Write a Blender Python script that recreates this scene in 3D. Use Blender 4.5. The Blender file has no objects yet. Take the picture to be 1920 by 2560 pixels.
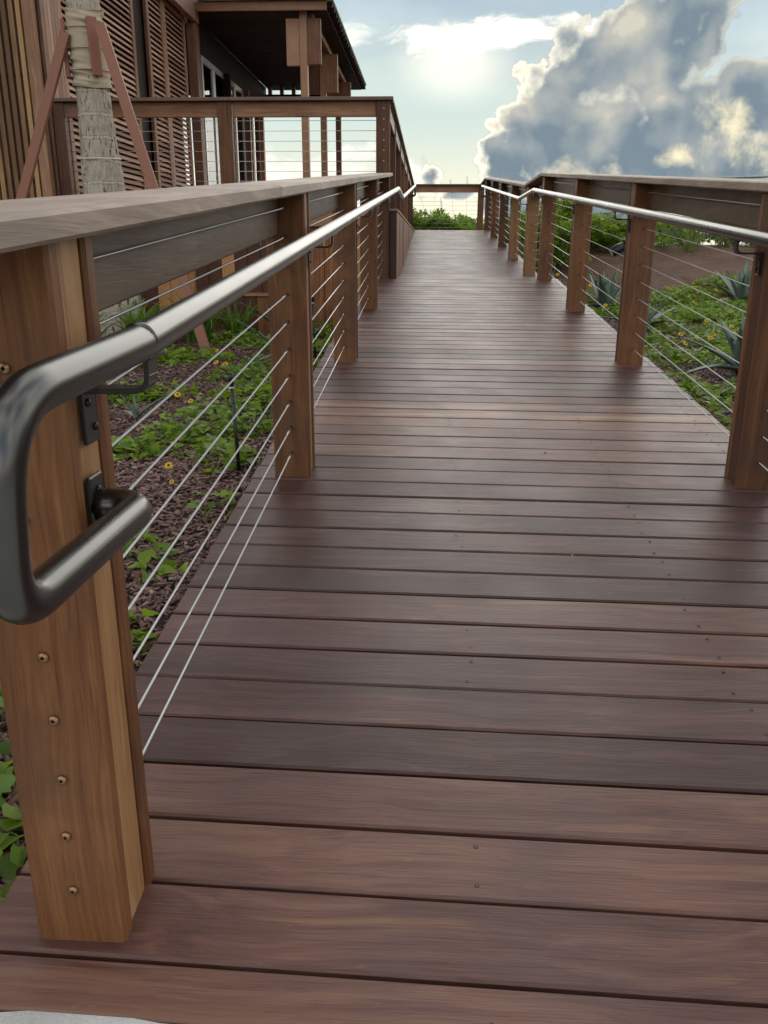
import bpy, bmesh, math, random
import numpy as np
from mathutils import Vector, Matrix
random.seed(7); RNG = np.random.default_rng(7)
S = bpy.context.scene
COL = S.collection
PI = math.pi

# ------------------------------------------------------------------ camera
cam_d = bpy.data.cameras.new('camera'); cam = bpy.data.objects.new('camera', cam_d); COL.objects.link(cam)
cam_d.sensor_fit = 'VERTICAL'; cam_d.sensor_height = 36.0; cam_d.lens = 2044.9 / 2560 * 36
cam_d.clip_start = .02; cam_d.clip_end = 9000
_r = Vector((.9985229, .0541719, .0041709)); _d = Vector((.0205003, -.304554, -.9522744)); _f = Vector((-.0503163, .9509534, -.3052147))
cam.matrix_world = Matrix(((_r.x, -_d.x, -_f.x, 1.0643), (_r.y, -_d.y, -_f.y, 0), (_r.z, -_d.z, -_f.z, 1.0743), (0, 0, 0, 1)))
S.camera = cam

# ------------------------------------------------------------------ world: evening sky with broken cumulus
SUN_AZ, SUN_EL = math.radians(4.0), math.radians(11.0)
W = bpy.data.worlds.new('World'); S.world = W; W.use_nodes = True
nt = W.node_tree; nt.nodes.clear()
class G:
    def __init__(s, nt): s.nt = nt
    def n(s, t, **kw):
        x = s.nt.nodes.new(t)
        for k, v in kw.items(): setattr(x, k, v)
        return x
    def put(s, sock, v):
        if isinstance(v, bpy.types.NodeSocket): s.nt.links.new(v, sock)
        elif isinstance(v, (tuple, list)):
            sock.default_value = tuple(v) if len(v) == len(sock.default_value) else tuple(v) + (1,)
        else: sock.default_value = v
    def m(s, op, a, b=None, c=None, clamp=False):
        x = s.n('ShaderNodeMath', operation=op, use_clamp=clamp)
        for i, v in enumerate((a, b, c)):
            if v is not None: s.put(x.inputs[i], v)
        return x.outputs[0]
    def v(s, op, a, b=None, out=0):
        x = s.n('ShaderNodeVectorMath', operation=op); s.put(x.inputs[0], a)
        if b is not None: s.put(x.inputs[3] if op == 'SCALE' else x.inputs[1], b)
        return x.outputs[out]
    def noise(s, vec, scale, detail=4, rough=.5, dist=0, out=0, dim='3D', w=None):
        x = s.n('ShaderNodeTexNoise', noise_dimensions=dim)
        if vec is not None: s.put(x.inputs['Vector'], vec)
        if w is not None: s.put(x.inputs['W'], w)
        s.put(x.inputs['Scale'], scale); s.put(x.inputs['Detail'], detail); s.put(x.inputs['Roughness'], rough); s.put(x.inputs['Distortion'], dist)
        return x.outputs[out]
    def vor(s, vec, scale, detail=0, feature='F1', out=0, smooth=None):
        x = s.n('ShaderNodeTexVoronoi', feature=feature)
        s.put(x.inputs['Vector'], vec); s.put(x.inputs['Scale'], scale); s.put(x.inputs['Detail'], detail)
        if smooth is not None: s.put(x.inputs['Smoothness'], smooth)
        return x.outputs[out]
    def step(s, x, a, b, lo=0., hi=1.):
        r = s.n('ShaderNodeMapRange', interpolation_type='SMOOTHSTEP')
        s.put(r.inputs[0], x); s.put(r.inputs[1], a); s.put(r.inputs[2], b); s.put(r.inputs[3], lo); s.put(r.inputs[4], hi)
        return r.outputs[0]
    def mix(s, f, a, b, mode='MIX'):
        x = s.n('ShaderNodeMix', data_type='RGBA', blend_type=mode)
        s.put(x.inputs[0], f); s.put(x.inputs[6], a); s.put(x.inputs[7], b)
        return x.outputs[2]
    def ramp(s, f, stops):
        x = s.n('ShaderNodeValToRGB'); e = x.color_ramp.elements
        while len(e) < len(stops): e.new(.5)
        for i, (p, c) in enumerate(stops):
            e[i].position = p; e[i].color = tuple(c) + (1,)
        s.put(x.inputs[0], f); return x.outputs[0]

g = G(nt)
out = g.n('ShaderNodeOutputWorld'); bg = g.n('ShaderNodeBackground'); nt.links.new(bg.outputs[0], out.inputs[0])
tc = g.n('ShaderNodeTexCoord'); D = tc.outputs['Generated']
sky = g.n('ShaderNodeTexSky', sky_type='NISHITA', sun_disc=False)
sky.sun_elevation = SUN_EL; sky.sun_rotation = SUN_AZ; sky.air_density = 1.0; sky.dust_density = 1.6; sky.ozone_density = 1.5
sep = g.n('ShaderNodeSeparateXYZ'); nt.links.new(D, sep.inputs[0])
dx, dy, dz = sep.outputs
az = g.m('ARCTAN2', dx, dy); el = g.m('ARCSINE', dz)
cmb = g.n('ShaderNodeCombineXYZ'); g.put(cmb.inputs[0], az); g.put(cmb.inputs[1], el); A0 = cmb.outputs[0]
BLOBS = [  # the towering bank to the right of the path: (azimuth, elevation, radius a, radius e)
    (.238, .225, .085, .075), (.205, .178, .085, .07), (.138, .168, .047, .042), (.178, .122, .10, .075), (.112, .118, .050, .05),
    (.090, .080, .055, .045), (.265, .120, .11, .08), (.325, .135, .085, .055), (.330, .083, .11, .07), (.228, .072, .13, .06),
    (.272, .262, .075, .06), (.42, .11, .10, .09), (.16, .045, .12, .045), (-.003, .078, .022, .018), (.028, .064, .032, .014), (-.032, .058, .022, .010)]
acc = None
warp = g.v('SCALE', g.v('SUBTRACT', g.noise(D, 9, 2, .5, out=1), (.5, .5, .5)), .035)
P0 = g.v('ADD', A0, warp)
for (a_, e_, ra, re) in BLOBS:
    d_ = g.v('MULTIPLY', g.v('SUBTRACT', P0, (a_, e_, 0)), (1 / ra, 1 / re, 0))
    l_ = g.m('SUBTRACT', 1., g.v('LENGTH', d_, out=1))
    if ra < .03: l_ = g.m('MULTIPLY', l_, .55)
    acc = l_ if acc is None else g.m('SMOOTH_MAX', acc, l_, .18)
def billow(P, det):
    big = g.m('MULTIPLY', g.m('SUBTRACT', g.noise(P, 15, det, .60, dim='2D'), .5), 1.25)
    x = g.n('ShaderNodeTexVoronoi', feature='F1', voronoi_dimensions='2D')
    g.put(x.inputs['Vector'], P); g.put(x.inputs['Scale'], 24); g.put(x.inputs['Detail'], 1.6 if det > 5 else .6)
    return g.m('ADD', big, g.m('MULTIPLY', g.m('SUBTRACT', .42, x.outputs[0]), .70))
b0 = billow(P0, 7); b1 = billow(g.v('ADD', P0, (-.015, .012, 0)), 4)
d0 = g.m('ADD', g.m('ADD', acc, .10), g.m('MULTIPLY', b0, .85))
mask = g.step(d0, .02, .12)
rim = g.m('MULTIPLY', mask, g.step(d0, .05, .38, 1., 0.))
relief = g.m('MULTIPLY_ADD', g.m('SUBTRACT', b0, b1), 1.0, .50, clamp=True)
mott = g.noise(g.v('ADD', P0, (3.1, .7, 0)), 9, 5, .55, dim='2D')
Pw = g.v('ADD', P0, g.v('SCALE', g.v('SUBTRACT', g.noise(P0, 14, 4, .6, out=1, dim='2D'), (.5, .5, .5)), .05))
def lobes(scale):
    x = g.n('ShaderNodeTexVoronoi', feature='SMOOTH_F1', voronoi_dimensions='2D'); g.put(x.inputs['Vector'], Pw); g.put(x.inputs['Scale'], scale); g.put(x.inputs['Smoothness'], .25); return x.outputs[0]
# lit from behind: the thick hearts of the billows are dark, their thin borders let the light through
shade = g.m('ADD', g.m('MULTIPLY_ADD', lobes(11), 1.15, -.18), g.m('MULTIPLY_ADD', lobes(27), .55, -.18))
shade = g.m('ADD', shade, g.m('MULTIPLY', g.m('SUBTRACT', relief, .5), .55))
shade = g.m('ADD', shade, g.m('MULTIPLY', g.m('SUBTRACT', mott, .5), .7), clamp=True)
bankc = g.ramp(shade, [(0., (.95, 1.25, 1.50)), (.35, (1.38, 1.62, 1.76)), (.65, (1.95, 2.07, 2.02)), (.88, (2.5, 2.48, 2.2)), (1., (3.1, 2.98, 2.5))])
leftness = g.step(az, .02, .27, 1., .35)
bankc = g.mix(g.m('MULTIPLY', rim, g.m('MULTIPLY', leftness, .95)), bankc, (6.4, 6.0, 4.7))
# gold gaps where the light comes through low down and to the right
hole = None; hn = g.m('MULTIPLY', g.m('SUBTRACT', g.noise(g.v('ADD', P0, (.4, 1.7, 0)), 26, 5, .62, dim='2D'), .5), 2.6)
for (a_, e_, ra, re) in ((.168, .082, .040, .022), (.305, .128, .035, .035), (.345, .098, .04, .025), (.262, .100, .02, .014), (.40, .085, .05, .035), (.095, .06, .02, .012)):
    h_ = g.step(g.m('ADD', g.m('SUBTRACT', 1., g.v('LENGTH', g.v('MULTIPLY', g.v('SUBTRACT', P0, (a_, e_, 0)), (1 / ra, 1 / re, 0)), out=1)), hn), -.05, 1.35)
    hole = h_ if hole is None else g.m('MAXIMUM', hole, h_)
bankc = g.mix(g.m('MULTIPLY', hole, .85), bankc, (5.6, 5.0, 3.3))
# broken cloud round the whole sky, brightened behind the camera as added fill light
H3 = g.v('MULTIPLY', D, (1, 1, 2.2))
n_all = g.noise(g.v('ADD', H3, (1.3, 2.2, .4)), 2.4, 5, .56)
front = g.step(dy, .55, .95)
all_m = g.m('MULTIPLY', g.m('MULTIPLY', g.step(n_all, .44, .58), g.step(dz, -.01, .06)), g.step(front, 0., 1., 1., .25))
streak = g.v('MULTIPLY', g.v('SUBTRACT', P0, (.035, .216, 0)), (1 / .22, 1 / .022, 0))
fine = g.m('SUBTRACT', g.noise(g.v('MULTIPLY', g.v('ADD', P0, g.v('SCALE', warp, 1.2)), (.75, 2.2, 0)), 15, 6, .62, dim='2D'), .5)
st = g.m('ADD', g.m('SUBTRACT', 1., g.v('LENGTH', streak, out=1)), g.m('MULTIPLY', fine, 2.6))
glow = g.v('MULTIPLY', g.v('SUBTRACT', A0, (.022, .19, 0)), (1 / .085, 1 / .05, 0))
lowc = g.v('MULTIPLY', g.v('SUBTRACT', P0, (-.16, .066, 0)), (1 / .16, 1 / .045, 0))
lw = g.m('ADD', g.m('SUBTRACT', 1., g.v('LENGTH', lowc, out=1)), g.m('MULTIPLY', fine, 2.4))
st_m = g.m('MAXIMUM', g.step(st, .1, .6), g.m('MULTIPLY', g.step(lw, .05, .5), .8))
# the bare sky: the physical sky, its glare towards the low sun held down
lum = g.v('DOT_PRODUCT', sky.outputs[0], (.3, .6, .1), out=1)
blue = g.v('SCALE', sky.outputs[0], g.m('DIVIDE', 1.15, g.m('MULTIPLY_ADD', lum, .21, 1.)))
veil = g.noise(H3, 5, 4, .6)
pale = g.step(g.m('MULTIPLY_ADD', g.m('SUBTRACT', veil, .5), .16, el), .25, .16)
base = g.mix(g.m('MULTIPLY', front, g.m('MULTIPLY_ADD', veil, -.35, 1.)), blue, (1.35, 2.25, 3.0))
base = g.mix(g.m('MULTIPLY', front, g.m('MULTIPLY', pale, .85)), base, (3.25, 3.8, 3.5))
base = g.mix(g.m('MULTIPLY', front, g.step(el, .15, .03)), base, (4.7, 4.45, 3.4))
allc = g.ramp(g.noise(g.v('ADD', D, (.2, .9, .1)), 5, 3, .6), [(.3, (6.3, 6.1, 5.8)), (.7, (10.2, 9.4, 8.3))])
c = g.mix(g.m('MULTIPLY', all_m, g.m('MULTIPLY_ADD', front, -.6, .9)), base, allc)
c = g.mix(st_m, c, (5.2, 5.1, 4.6))
c = g.mix(g.m('MULTIPLY', g.step(g.v('LENGTH', glow, out=1), 1., .0), .75), c, (5.6, 5.4, 4.6))
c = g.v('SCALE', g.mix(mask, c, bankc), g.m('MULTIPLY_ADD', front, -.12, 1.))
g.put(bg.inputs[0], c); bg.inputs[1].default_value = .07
W.cycles.sampling_method = 'MANUAL'; W.cycles.sample_map_resolution = 512

sun_d = bpy.data.lights.new('sun', 'SUN'); sun = bpy.data.objects.new('sun', sun_d); COL.objects.link(sun)
sun_d.energy = .5; sun_d.angle = math.radians(58); sun_d.color = (1, .94, .84)
_sd = Vector((math.sin(SUN_AZ) * math.cos(SUN_EL), math.cos(SUN_AZ) * math.cos(SUN_EL), math.sin(SUN_EL)))
sun.rotation_euler = _sd.to_track_quat('Z', 'Y').to_euler()
S.view_settings.view_transform = 'Standard'; S.view_settings.look = 'None'; S.view_settings.exposure = 1.88; S.view_settings.gamma = 1
S.view_settings.use_curve_mapping = False
S.cycles.max_bounces = 6; S.cycles.diffuse_bounces = 3; S.cycles.glossy_bounces = 3; S.cycles.transmission_bounces = 3; S.cycles.transparent_max_bounces = 8
S.cycles.caustics_reflective = False; S.cycles.caustics_refractive = False

# ------------------------------------------------------------------ materials
def new_mat(name):
    m = bpy.data.materials.new(name); m.use_nodes = True; m.node_tree.nodes.clear()
    gg = G(m.node_tree); o = gg.n('ShaderNodeOutputMaterial'); b = gg.n('ShaderNodeBsdfPrincipled'); m.node_tree.links.new(b.outputs[0], o.inputs[0])
    return m, gg, b, o
def hexmul(c, k): return tuple(x * k for x in c)
def wood(name, dark, mid, light, axis, rough=(.35, .6), var=.5, stain=None, stain_amt=.0, bump=.25, fine=1., spec=.4, wave=.0, streak=.5, ct=(.16, .44, .74), sap=None, scuff=0.):
    """planed timber: long grain along axis, pores, per-board tone, blotchy stains"""
    m, q, b, o = new_mat(name)
    tcn = q.n('ShaderNodeTexCoord'); oi = q.n('ShaderNodeObjectInfo'); rnd = oi.outputs['Random']
    geo = q.n('ShaderNodeNewGeometry'); wp = geo.outputs['Position']
    sc = {'X': (.9, 26, 26), 'Y': (26, .9, 26), 'Z': (26, 26, .9)}[axis]
    sp = {'X': (7, 320, 320), 'Y': (320, 7, 320), 'Z': (320, 320, 7)}[axis]
    off = q.n('ShaderNodeCombineXYZ'); r37 = q.m('MULTIPLY', rnd, 37.)
    for i in range(3): q.put(off.inputs[i], r37)
    oc = q.v('ADD', tcn.outputs['Object'], off.outputs[0])
    bend = q.v('SCALE', q.v('SUBTRACT', q.noise(oc, 2.2, 2, .5, out=1), (.5, .5, .5)), .09 + wave)
    gv = q.v('MULTIPLY', q.v('ADD', oc, bend), hexmul(sc, fine))
    n1 = q.noise(gv, 1., 5, .62, .4)
    n2 = q.noise(q.v('MULTIPLY', oc, hexmul(sp, fine)), 1., 2, .6)
    n3 = q.noise(oc, 3.1, 2, .5)
    sq = {'X': (1.3, 95, 95), 'Y': (95, 1.3, 95), 'Z': (95, 95, 1.3)}[axis]
    n4 = q.noise(q.v('MULTIPLY', q.v('ADD', oc, q.v('SCALE', bend, .5)), hexmul(sq, fine)), 1., 3, .6)
    ring = q.m('FRACT', q.m('MULTIPLY', n1, 4.2))
    t = q.m('ADD', q.m('MULTIPLY', n1, .75), q.m('MULTIPLY', q.m('SUBTRACT', rnd, .5), var))
    t = q.m('ADD', t, q.m('MULTIPLY', q.m('SUBTRACT', n3, .5), .30))
    t = q.m('ADD', t, q.m('MULTIPLY', q.m('SUBTRACT', n4, .5), streak))
    t = q.m('ADD', t, q.m('MULTIPLY', ring, .07), clamp=True)
    col = q.ramp(t, [(ct[0], dark), (ct[1], mid), (ct[2], light)])
    if sap:   # pale sapwood running along some boards
        sw = q.m('MULTIPLY', q.step(q.noise(q.v('MULTIPLY', q.v('ADD', oc, q.v('SCALE', bend, .7)), hexmul(sc, .30)), 1., 3, .5), .60, .66), q.step(rnd, .45, .75))
        col = q.mix(q.m('MULTIPLY', sw, .6), col, q.mix(n1, hexmul(sap, .7), hexmul(sap, 1.15)))
    col = q.mix(q.step(n2, .56, .72, 0., .42), col, hexmul(dark, .55))
    if stain:
        ns = q.noise(wp, 1.7, 5, .6, .5)
        col = q.mix(q.m('MULTIPLY', q.step(ns, .47, .68), stain_amt), col, stain)
    if scuff:
        col = q.mix(q.step(q.noise(q.v('MULTIPLY', wp, (9, 34, 9)), 1., 5, .7), .66, .78, 0., scuff), col, (.34, .28, .24))
    q.put(b.inputs['Base Color'], col)
    rr = q.m('ADD', q.m('MULTIPLY', q.noise(wp, 3.3, 4, .6), rough[1] - rough[0]), rough[0])
    q.put(b.inputs['Roughness'], q.m('ADD', rr, q.m('MULTIPLY', n2, .08)))
    b.inputs['Specular IOR Level'].default_value = spec
    bm_ = q.n('ShaderNodeBump'); bm_.inputs['Strength'].default_value = bump; bm_.inputs['Distance'].default_value = .002
    q.put(bm_.inputs['Height'], q.m('ADD', q.m('MULTIPLY', n1, .8), q.m('MULTIPLY', n2, -.7)))
    q.put(b.inputs['Normal'], bm_.outputs[0])
    return m
def plain(name, col, rough=.5, metal=0., noise_s=30, var=.25, bump=0., spec=.5):
    m, q, b, o = new_mat(name)
    geo = q.n('ShaderNodeNewGeometry'); n = q.noise(geo.outputs['Position'], noise_s, 5, .6)
    q.put(b.inputs['Base Color'], q.mix(n, hexmul(col, 1 - var), hexmul(col, 1 + var)))
    q.put(b.inputs['Roughness'], q.m('MULTIPLY_ADD', n, .12, rough - .06)); b.inputs['Metallic'].default_value = metal
    b.inputs['Specular IOR Level'].default_value = spec
    if bump:
        k = q.n('ShaderNodeBump'); k.inputs['Strength'].default_value = bump; k.inputs['Distance'].default_value = .004
        q.put(k.inputs['Height'], n); q.put(b.inputs['Normal'], k.outputs[0])
    return m
def leafy(name, c1, c2, c3, trans=.35, rough=.4):
    m, q, b, o = new_mat(name)
    geo = q.n('ShaderNodeNewGeometry'); oi = q.n('ShaderNodeObjectInfo')
    r = geo.outputs['Random Per Island']
    t = q.m('ADD', q.m('MULTIPLY', r, .7), q.m('MULTIPLY', q.noise(geo.outputs['Position'], 2.4, 3, .5), .45))
    t = q.m('ADD', t, q.m('MULTIPLY', q.m('SUBTRACT', oi.outputs['Random'], .5), .2))
    col = q.ramp(t, [(.2, c1), (.55, c2), (.95, c3)])
    q.put(b.inputs['Base Color'], col); b.inputs['Roughness'].default_value = rough; b.inputs['Specular IOR Level'].default_value = .4
    tr = q.n('ShaderNodeBsdfTranslucent'); q.put(tr.inputs[0], q.mix(.5, col, (.33, .48, .03), 'MIX'))
    mx = q.n('ShaderNodeMixShader'); mx.inputs[0].default_value = trans
    m.node_tree.links.new(b.outputs[0], mx.inputs[1]); m.node_tree.links.new(tr.outputs[0], mx.inputs[2]); m.node_tree.links.new(mx.outputs[0], o.inputs[0])
    return m

DECK = wood('deck_hardwood', (.054, .023, .018), (.110, .049, .038), (.188, .094, .063), 'X', (.29, .56), .40, (.070, .047, .050), .42, .45, 1., .38, .05, .36, (.22, .44, .66), (.34, .185, .085), .3)
POST = wood('post_hardwood', (.066, .024, .010), (.150, .059, .022), (.28, .125, .048), 'Z', (.40, .6), .5, (.078, .041, .024), .65, .25, 1., .35)
POSTM = wood('post_hardwood_warm', (.11, .045, .018), (.25, .115, .045), (.40, .21, .09), 'Z', (.40, .6), .3, (.12, .07, .04), .35, .25, 1., .35)
POSTL = wood('post_pale_lit_wood', (.20, .095, .035), (.36, .19, .082), (.50, .31, .155), 'Z', (.42, .6), .35, (.22, .12, .06), .25, .2, 1., .35)  # pale wood plus the sky light on inner post faces, put into its colour
CAPY = wood('weathered_cap_timber', (.22, .155, .115), (.355, .265, .20), (.48, .375, .295), 'Y', (.45, .68), .3, (.15, .125, .11), .4, .3, 1.2, .4)
CAPX = wood('weathered_cap_timber_across', (.09, .055, .042), (.15, .09, .068), (.22, .14, .105), 'X', (.45, .65), .3, (.1, .075, .065), .4, .3, 1.2, .4)
FASC = wood('rail_fascia_timber', (.080, .054, .037), (.148, .102, .069), (.225, .16, .113), 'Y', (.42, .62), .35, (.16, .11, .075), .45, .3, 1.1, .4)
FASX = wood('rail_fascia_timber_across', (.20, .088, .042), (.36, .175, .086), (.48, .27, .145), 'X', (.42, .6), .3, (.14, .08, .05), .35, .2, 1., .4)
HOUZ = wood('house_timber_upright', (.135, .058, .031), (.26, .125, .067), (.42, .24, .14), 'Z', (.45, .65), .6, None, 0, .2)
HOUY = wood('house_timber_slat', (.25, .135, .090), (.41, .245, .165), (.56, .37, .26), 'Y', (.45, .65), .7, None, 0, .2)
HOUX = wood('house_timber_across', (.15, .07, .038), (.26, .13, .072), (.38, .21, .12), 'X', (.45, .65), .5, None, 0, .2)
SCREEN = wood('screen_slat_timber', (.16, .075, .028), (.32, .165, .07), (.52, .31, .135), 'Z', (.45, .6), .9, None, 0, .2)
SKIRT = wood('skirting_timber', (.085, .028, .012), (.27, .105, .036), (.50, .25, .095), 'Z', (.45, .65), 1.0, (.05, .02, .01), .35, .3)
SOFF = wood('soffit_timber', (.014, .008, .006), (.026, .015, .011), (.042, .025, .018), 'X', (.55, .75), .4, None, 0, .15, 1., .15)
PAINT = plain('brown_painted_timber', (.27, .105, .062), .55, 0, 40, .14, .15)
STEEL = plain('satin_steel_tube', (.115, .112, .106), .29, 1., 4, .03)
CABLE = plain('stainless_cable', (.62, .62, .61), .33, 1., 200, .1)
BRONZE = plain('dull_bronze_bolt', (.34, .20, .11), .38, .85, 300, .3)
BLACKM = plain('black_bracket_metal', (.045, .043, .040), .38, .6, 90, .2)
BLACKP = plain('black_plastic', (.012, .012, .013), .4, 0, 60, .2)
HOLE = plain('dark_recess', (.006, .005, .005), .9, 0, 50, .1)
WHITEP = plain('white_plastic', (.72, .72, .70), .4, 0, 60, .05)
ALU = plain('pale_aluminium', (.46, .47, .46), .4, .6, 30, .08)
ROOFM = plain('pale_green_roof_metal', (.40, .46, .42), .42, .35, 12, .12)
STUCCO = plain('grey_render', (.20, .20, .19), .85, 0, 20, .12, .2)
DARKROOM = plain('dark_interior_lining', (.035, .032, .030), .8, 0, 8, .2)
SOLAR = plain('blue_solar_panel', (.012, .02, .07), .15, 0, 60, .2)
LENS = plain('lamp_lens', (.55, .56, .55), .2, 0, 60, .05)
SCREW = plain('screw_head', (.035, .028, .024), .4, .7, 100, .3)
LEAF_G = leafy('ground_vine_leaf', (.06, .125, .012), (.145, .26, .023), (.30, .42, .05), .48, .42)
LEAF_S = leafy('shrub_leaf', (.055, .115, .012), (.14, .25, .024), (.29, .41, .05), .48, .35)
LEAF_L = leafy('strap_leaf', (.035, .095, .014), (.075, .19, .026), (.20, .31, .055), .35, .35)
LEAF_A = leafy('agave_leaf', (.13, .19, .15), (.195, .265, .215), (.29, .36, .295), .08, .5)
LEAF_P = leafy('palm_leaf', (.03, .06, .012), (.05, .10, .02), (.09, .15, .03), .3, .4)
GRASS = leafy('dune_grass', (.07, .12, .03), (.13, .18, .06), (.30, .27, .12), .3, .55)
DRY = leafy('dry_stalk', (.16, .11, .05), (.25, .18, .09), (.34, .25, .13), .2, .7)
PETAL = leafy('yellow_petal', (.62, .36, .008), (.75, .46, .012), (.80, .53, .02), .25, .5)
EYE = plain('dark_flower_eye', (.035, .014, .006), .8, 0, 300, .3)
def glass_mat():
    m, q, b, o = new_mat('tinted_glass')
    b.inputs['Base Color'].default_value = (.55, .6, .6, 1); b.inputs['Roughness'].default_value = .03
    gl = q.n('ShaderNodeBsdfGlossy'); gl.inputs['Roughness'].default_value = .02; tr = q.n('ShaderNodeBsdfTransparent'); tr.inputs[0].default_value = (.62, .66, .66, 1)
    fr = q.n('ShaderNodeFresnel'); fr.inputs[0].default_value = 1.5
    mx = q.n('ShaderNodeMixShader'); q.put(mx.inputs[0], fr.outputs[0])
    m.node_tree.links.new(tr.outputs[0], mx.inputs[1]); m.node_tree.links.new(gl.outputs[0], mx.inputs[2]); m.node_tree.links.new(mx.outputs[0], o.inputs[0])
    return m
GLASS = glass_mat()
def concrete():
    m, q, b, o = new_mat('pale_concrete'); geo = q.n('ShaderNodeNewGeometry'); p = geo.outputs['Position']
    n = q.noise(p, 6, 6, .65); f = q.noise(p, 260, 3, .6)
    c = q.ramp(q.m('ADD', q.m('MULTIPLY', n, .6), q.m('MULTIPLY', f, .4)), [(.3, (.33, .33, .31)), (.55, (.52, .52, .50)), (.8, (.62, .62, .60))])
    q.put(b.inputs['Base Color'], c); b.inputs['Roughness'].default_value = .85
    k = q.n('ShaderNodeBump'); k.inputs['Strength'].default_value = .5; k.inputs['Distance'].default_value = .003; q.put(k.inputs['Height'], f); q.put(b.inputs['Normal'], k.outputs[0])
    return m
CONC = concrete()
def soil():
    m, q, b, o = new_mat('mulched_soil'); geo = q.n('ShaderNodeNewGeometry'); p = geo.outputs['Position']
    sp = q.n('ShaderNodeSeparateXYZ'); q.put(sp.inputs[0], p)
    v = q.vor(q.v('MULTIPLY', q.v('ADD', p, q.v('SCALE', q.noise(p, 9, 2, .5, out=1), .05)), (1, 1.6, 1.6)), 38, 0, out=1)
    vs = q.n('ShaderNodeSeparateColor'); q.put(vs.inputs[0], v)
    chip = q.ramp(vs.outputs[0], [(0., (.028, .015, .013)), (.5, (.058, .033, .029)), (1., (.11, .070, .062))])
    n = q.noise(p, 3, 6, .65); f = q.noise(q.v('MULTIPLY', p, (30, 90, 60)), 1., 4, .7, 1.2)
    straw = q.ramp(q.m('ADD', q.m('MULTIPLY', n, .45), q.m('MULTIPLY', f, .6)), [(.3, (.080, .040, .024)), (.55, (.18, .095, .057)), (.8, (.31, .185, .118))])
    t = q.m('MULTIPLY', q.step(q.m('ADD', sp.outputs[1], q.m('MULTIPLY', q.noise(p, 1.2, 3, .5), 1.6)), 11.6, 12.6), q.step(sp.outputs[0], 1.2, 1.8))
    sand = q.mix(q.step(sp.outputs[1], 26, 34), straw, (.42, .37, .29))
    q.put(b.inputs['Base Color'], q.mix(t, chip, sand)); b.inputs['Roughness'].default_value = .85
    k = q.n('ShaderNodeBump'); k.inputs['Strength'].default_value = .9; k.inputs['Distance'].default_value = .03
    q.put(k.inputs['Height'], q.m('ADD', f, q.m('MULTIPLY', vs.outputs[1], .5))); q.put(b.inputs['Normal'], k.outputs[0])
    return m
SOIL = soil()
def chipmat():
    m, q, b, o = new_mat('bark_chip'); geo = q.n('ShaderNodeNewGeometry'); r = geo.outputs['Random Per Island']
    n = q.noise(q.v('MULTIPLY', geo.outputs['Position'], (60, 60, 160)), 1., 3, .6)
    c = q.ramp(q.m('ADD', q.m('MULTIPLY', r, .8), q.m('MULTIPLY', n, .25)), [(.1, (.050, .022, .018)), (.5, (.140, .066, .048)), (.85, (.235, .135, .106)), (1., (.38, .26, .21))])
    q.put(b.inputs['Base Color'], c); b.inputs['Roughness'].default_value = .6
    return m
CHIP = chipmat()
def trunkmat():
    m, q, b, o = new_mat('palm_bark'); tcn = q.n('ShaderNodeTexCoord'); p = tcn.outputs['Object']
    f = q.noise(q.v('MULTIPLY', p, (60, 60, 9)), 1., 4, .65, .8); n = q.noise(p, 5, 5, .6)
    sp = q.n('ShaderNodeSeparateXYZ'); q.put(sp.inputs[0], p)
    ring = q.m('ABSOLUTE', q.m('SUBTRACT', q.m('FRACT', q.m('ADD', q.m('MULTIPLY', sp.outputs[2], 5.2), q.m('MULTIPLY', n, .5))), .5))
    c = q.ramp(q.m('ADD', q.m('MULTIPLY', f, .65), q.m('MULTIPLY', n, .4)), [(.33, (.05, .035, .022)), (.44, (.36, .30, .225)), (.62, (.50, .445, .36)), (.8, (.60, .55, .46))])
    c = q.mix(q.step(ring, .455, .495, 0., .75), c, (.60, .54, .45))
    c = q.mix(q.step(q.m('ABSOLUTE', q.m('SUBTRACT', ring, .425)), .02, .0, 0., .6), c, (.12, .09, .06))
    crack = q.m('MULTIPLY', q.step(q.noise(q.v('MULTIPLY', p, (38, 38, 11)), 1., 3, .6), .54, .60), q.step(n, .40, .56))
    c = q.mix(crack, c, (.05, .034, .022))
    q.put(b.inputs['Base Color'], c); b.inputs['Roughness'].default_value = .85
    k = q.n('ShaderNodeBump'); k.inputs['Strength'].default_value = .5; k.inputs['Distance'].default_value = .008
    q.put(k.inputs['Height'], q.m('SUBTRACT', f, crack)); q.put(b.inputs['Normal'], k.outputs[0])
    return m
BARK = trunkmat()
BURLAP = plain('tan_burlap', (.45, .375, .26), .9, 0, 140, .18, .35)
STEM = plain('green_stem', (.10, .15, .04), .6, 0, 30, .2)
TWIG = plain('brown_twig', (.10, .07, .045), .8, 0, 30, .2)
def water():
    m, q, b, o = new_mat('sea_water'); b.inputs['Base Color'].default_value = (.03, .10, .12, 1); b.inputs['Roughness'].default_value = .12
    geo = q.n('ShaderNodeNewGeometry'); k = q.n('ShaderNodeBump'); k.inputs['Strength'].default_value = .4; k.inputs['Distance'].default_value = .3
    q.put(k.inputs['Height'], q.noise(q.v('MULTIPLY', geo.outputs['Position'], (.3, .8, 1)), 1., 5, .6)); q.put(b.inputs['Normal'], k.outputs[0]); return m
WATER = water()

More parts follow.
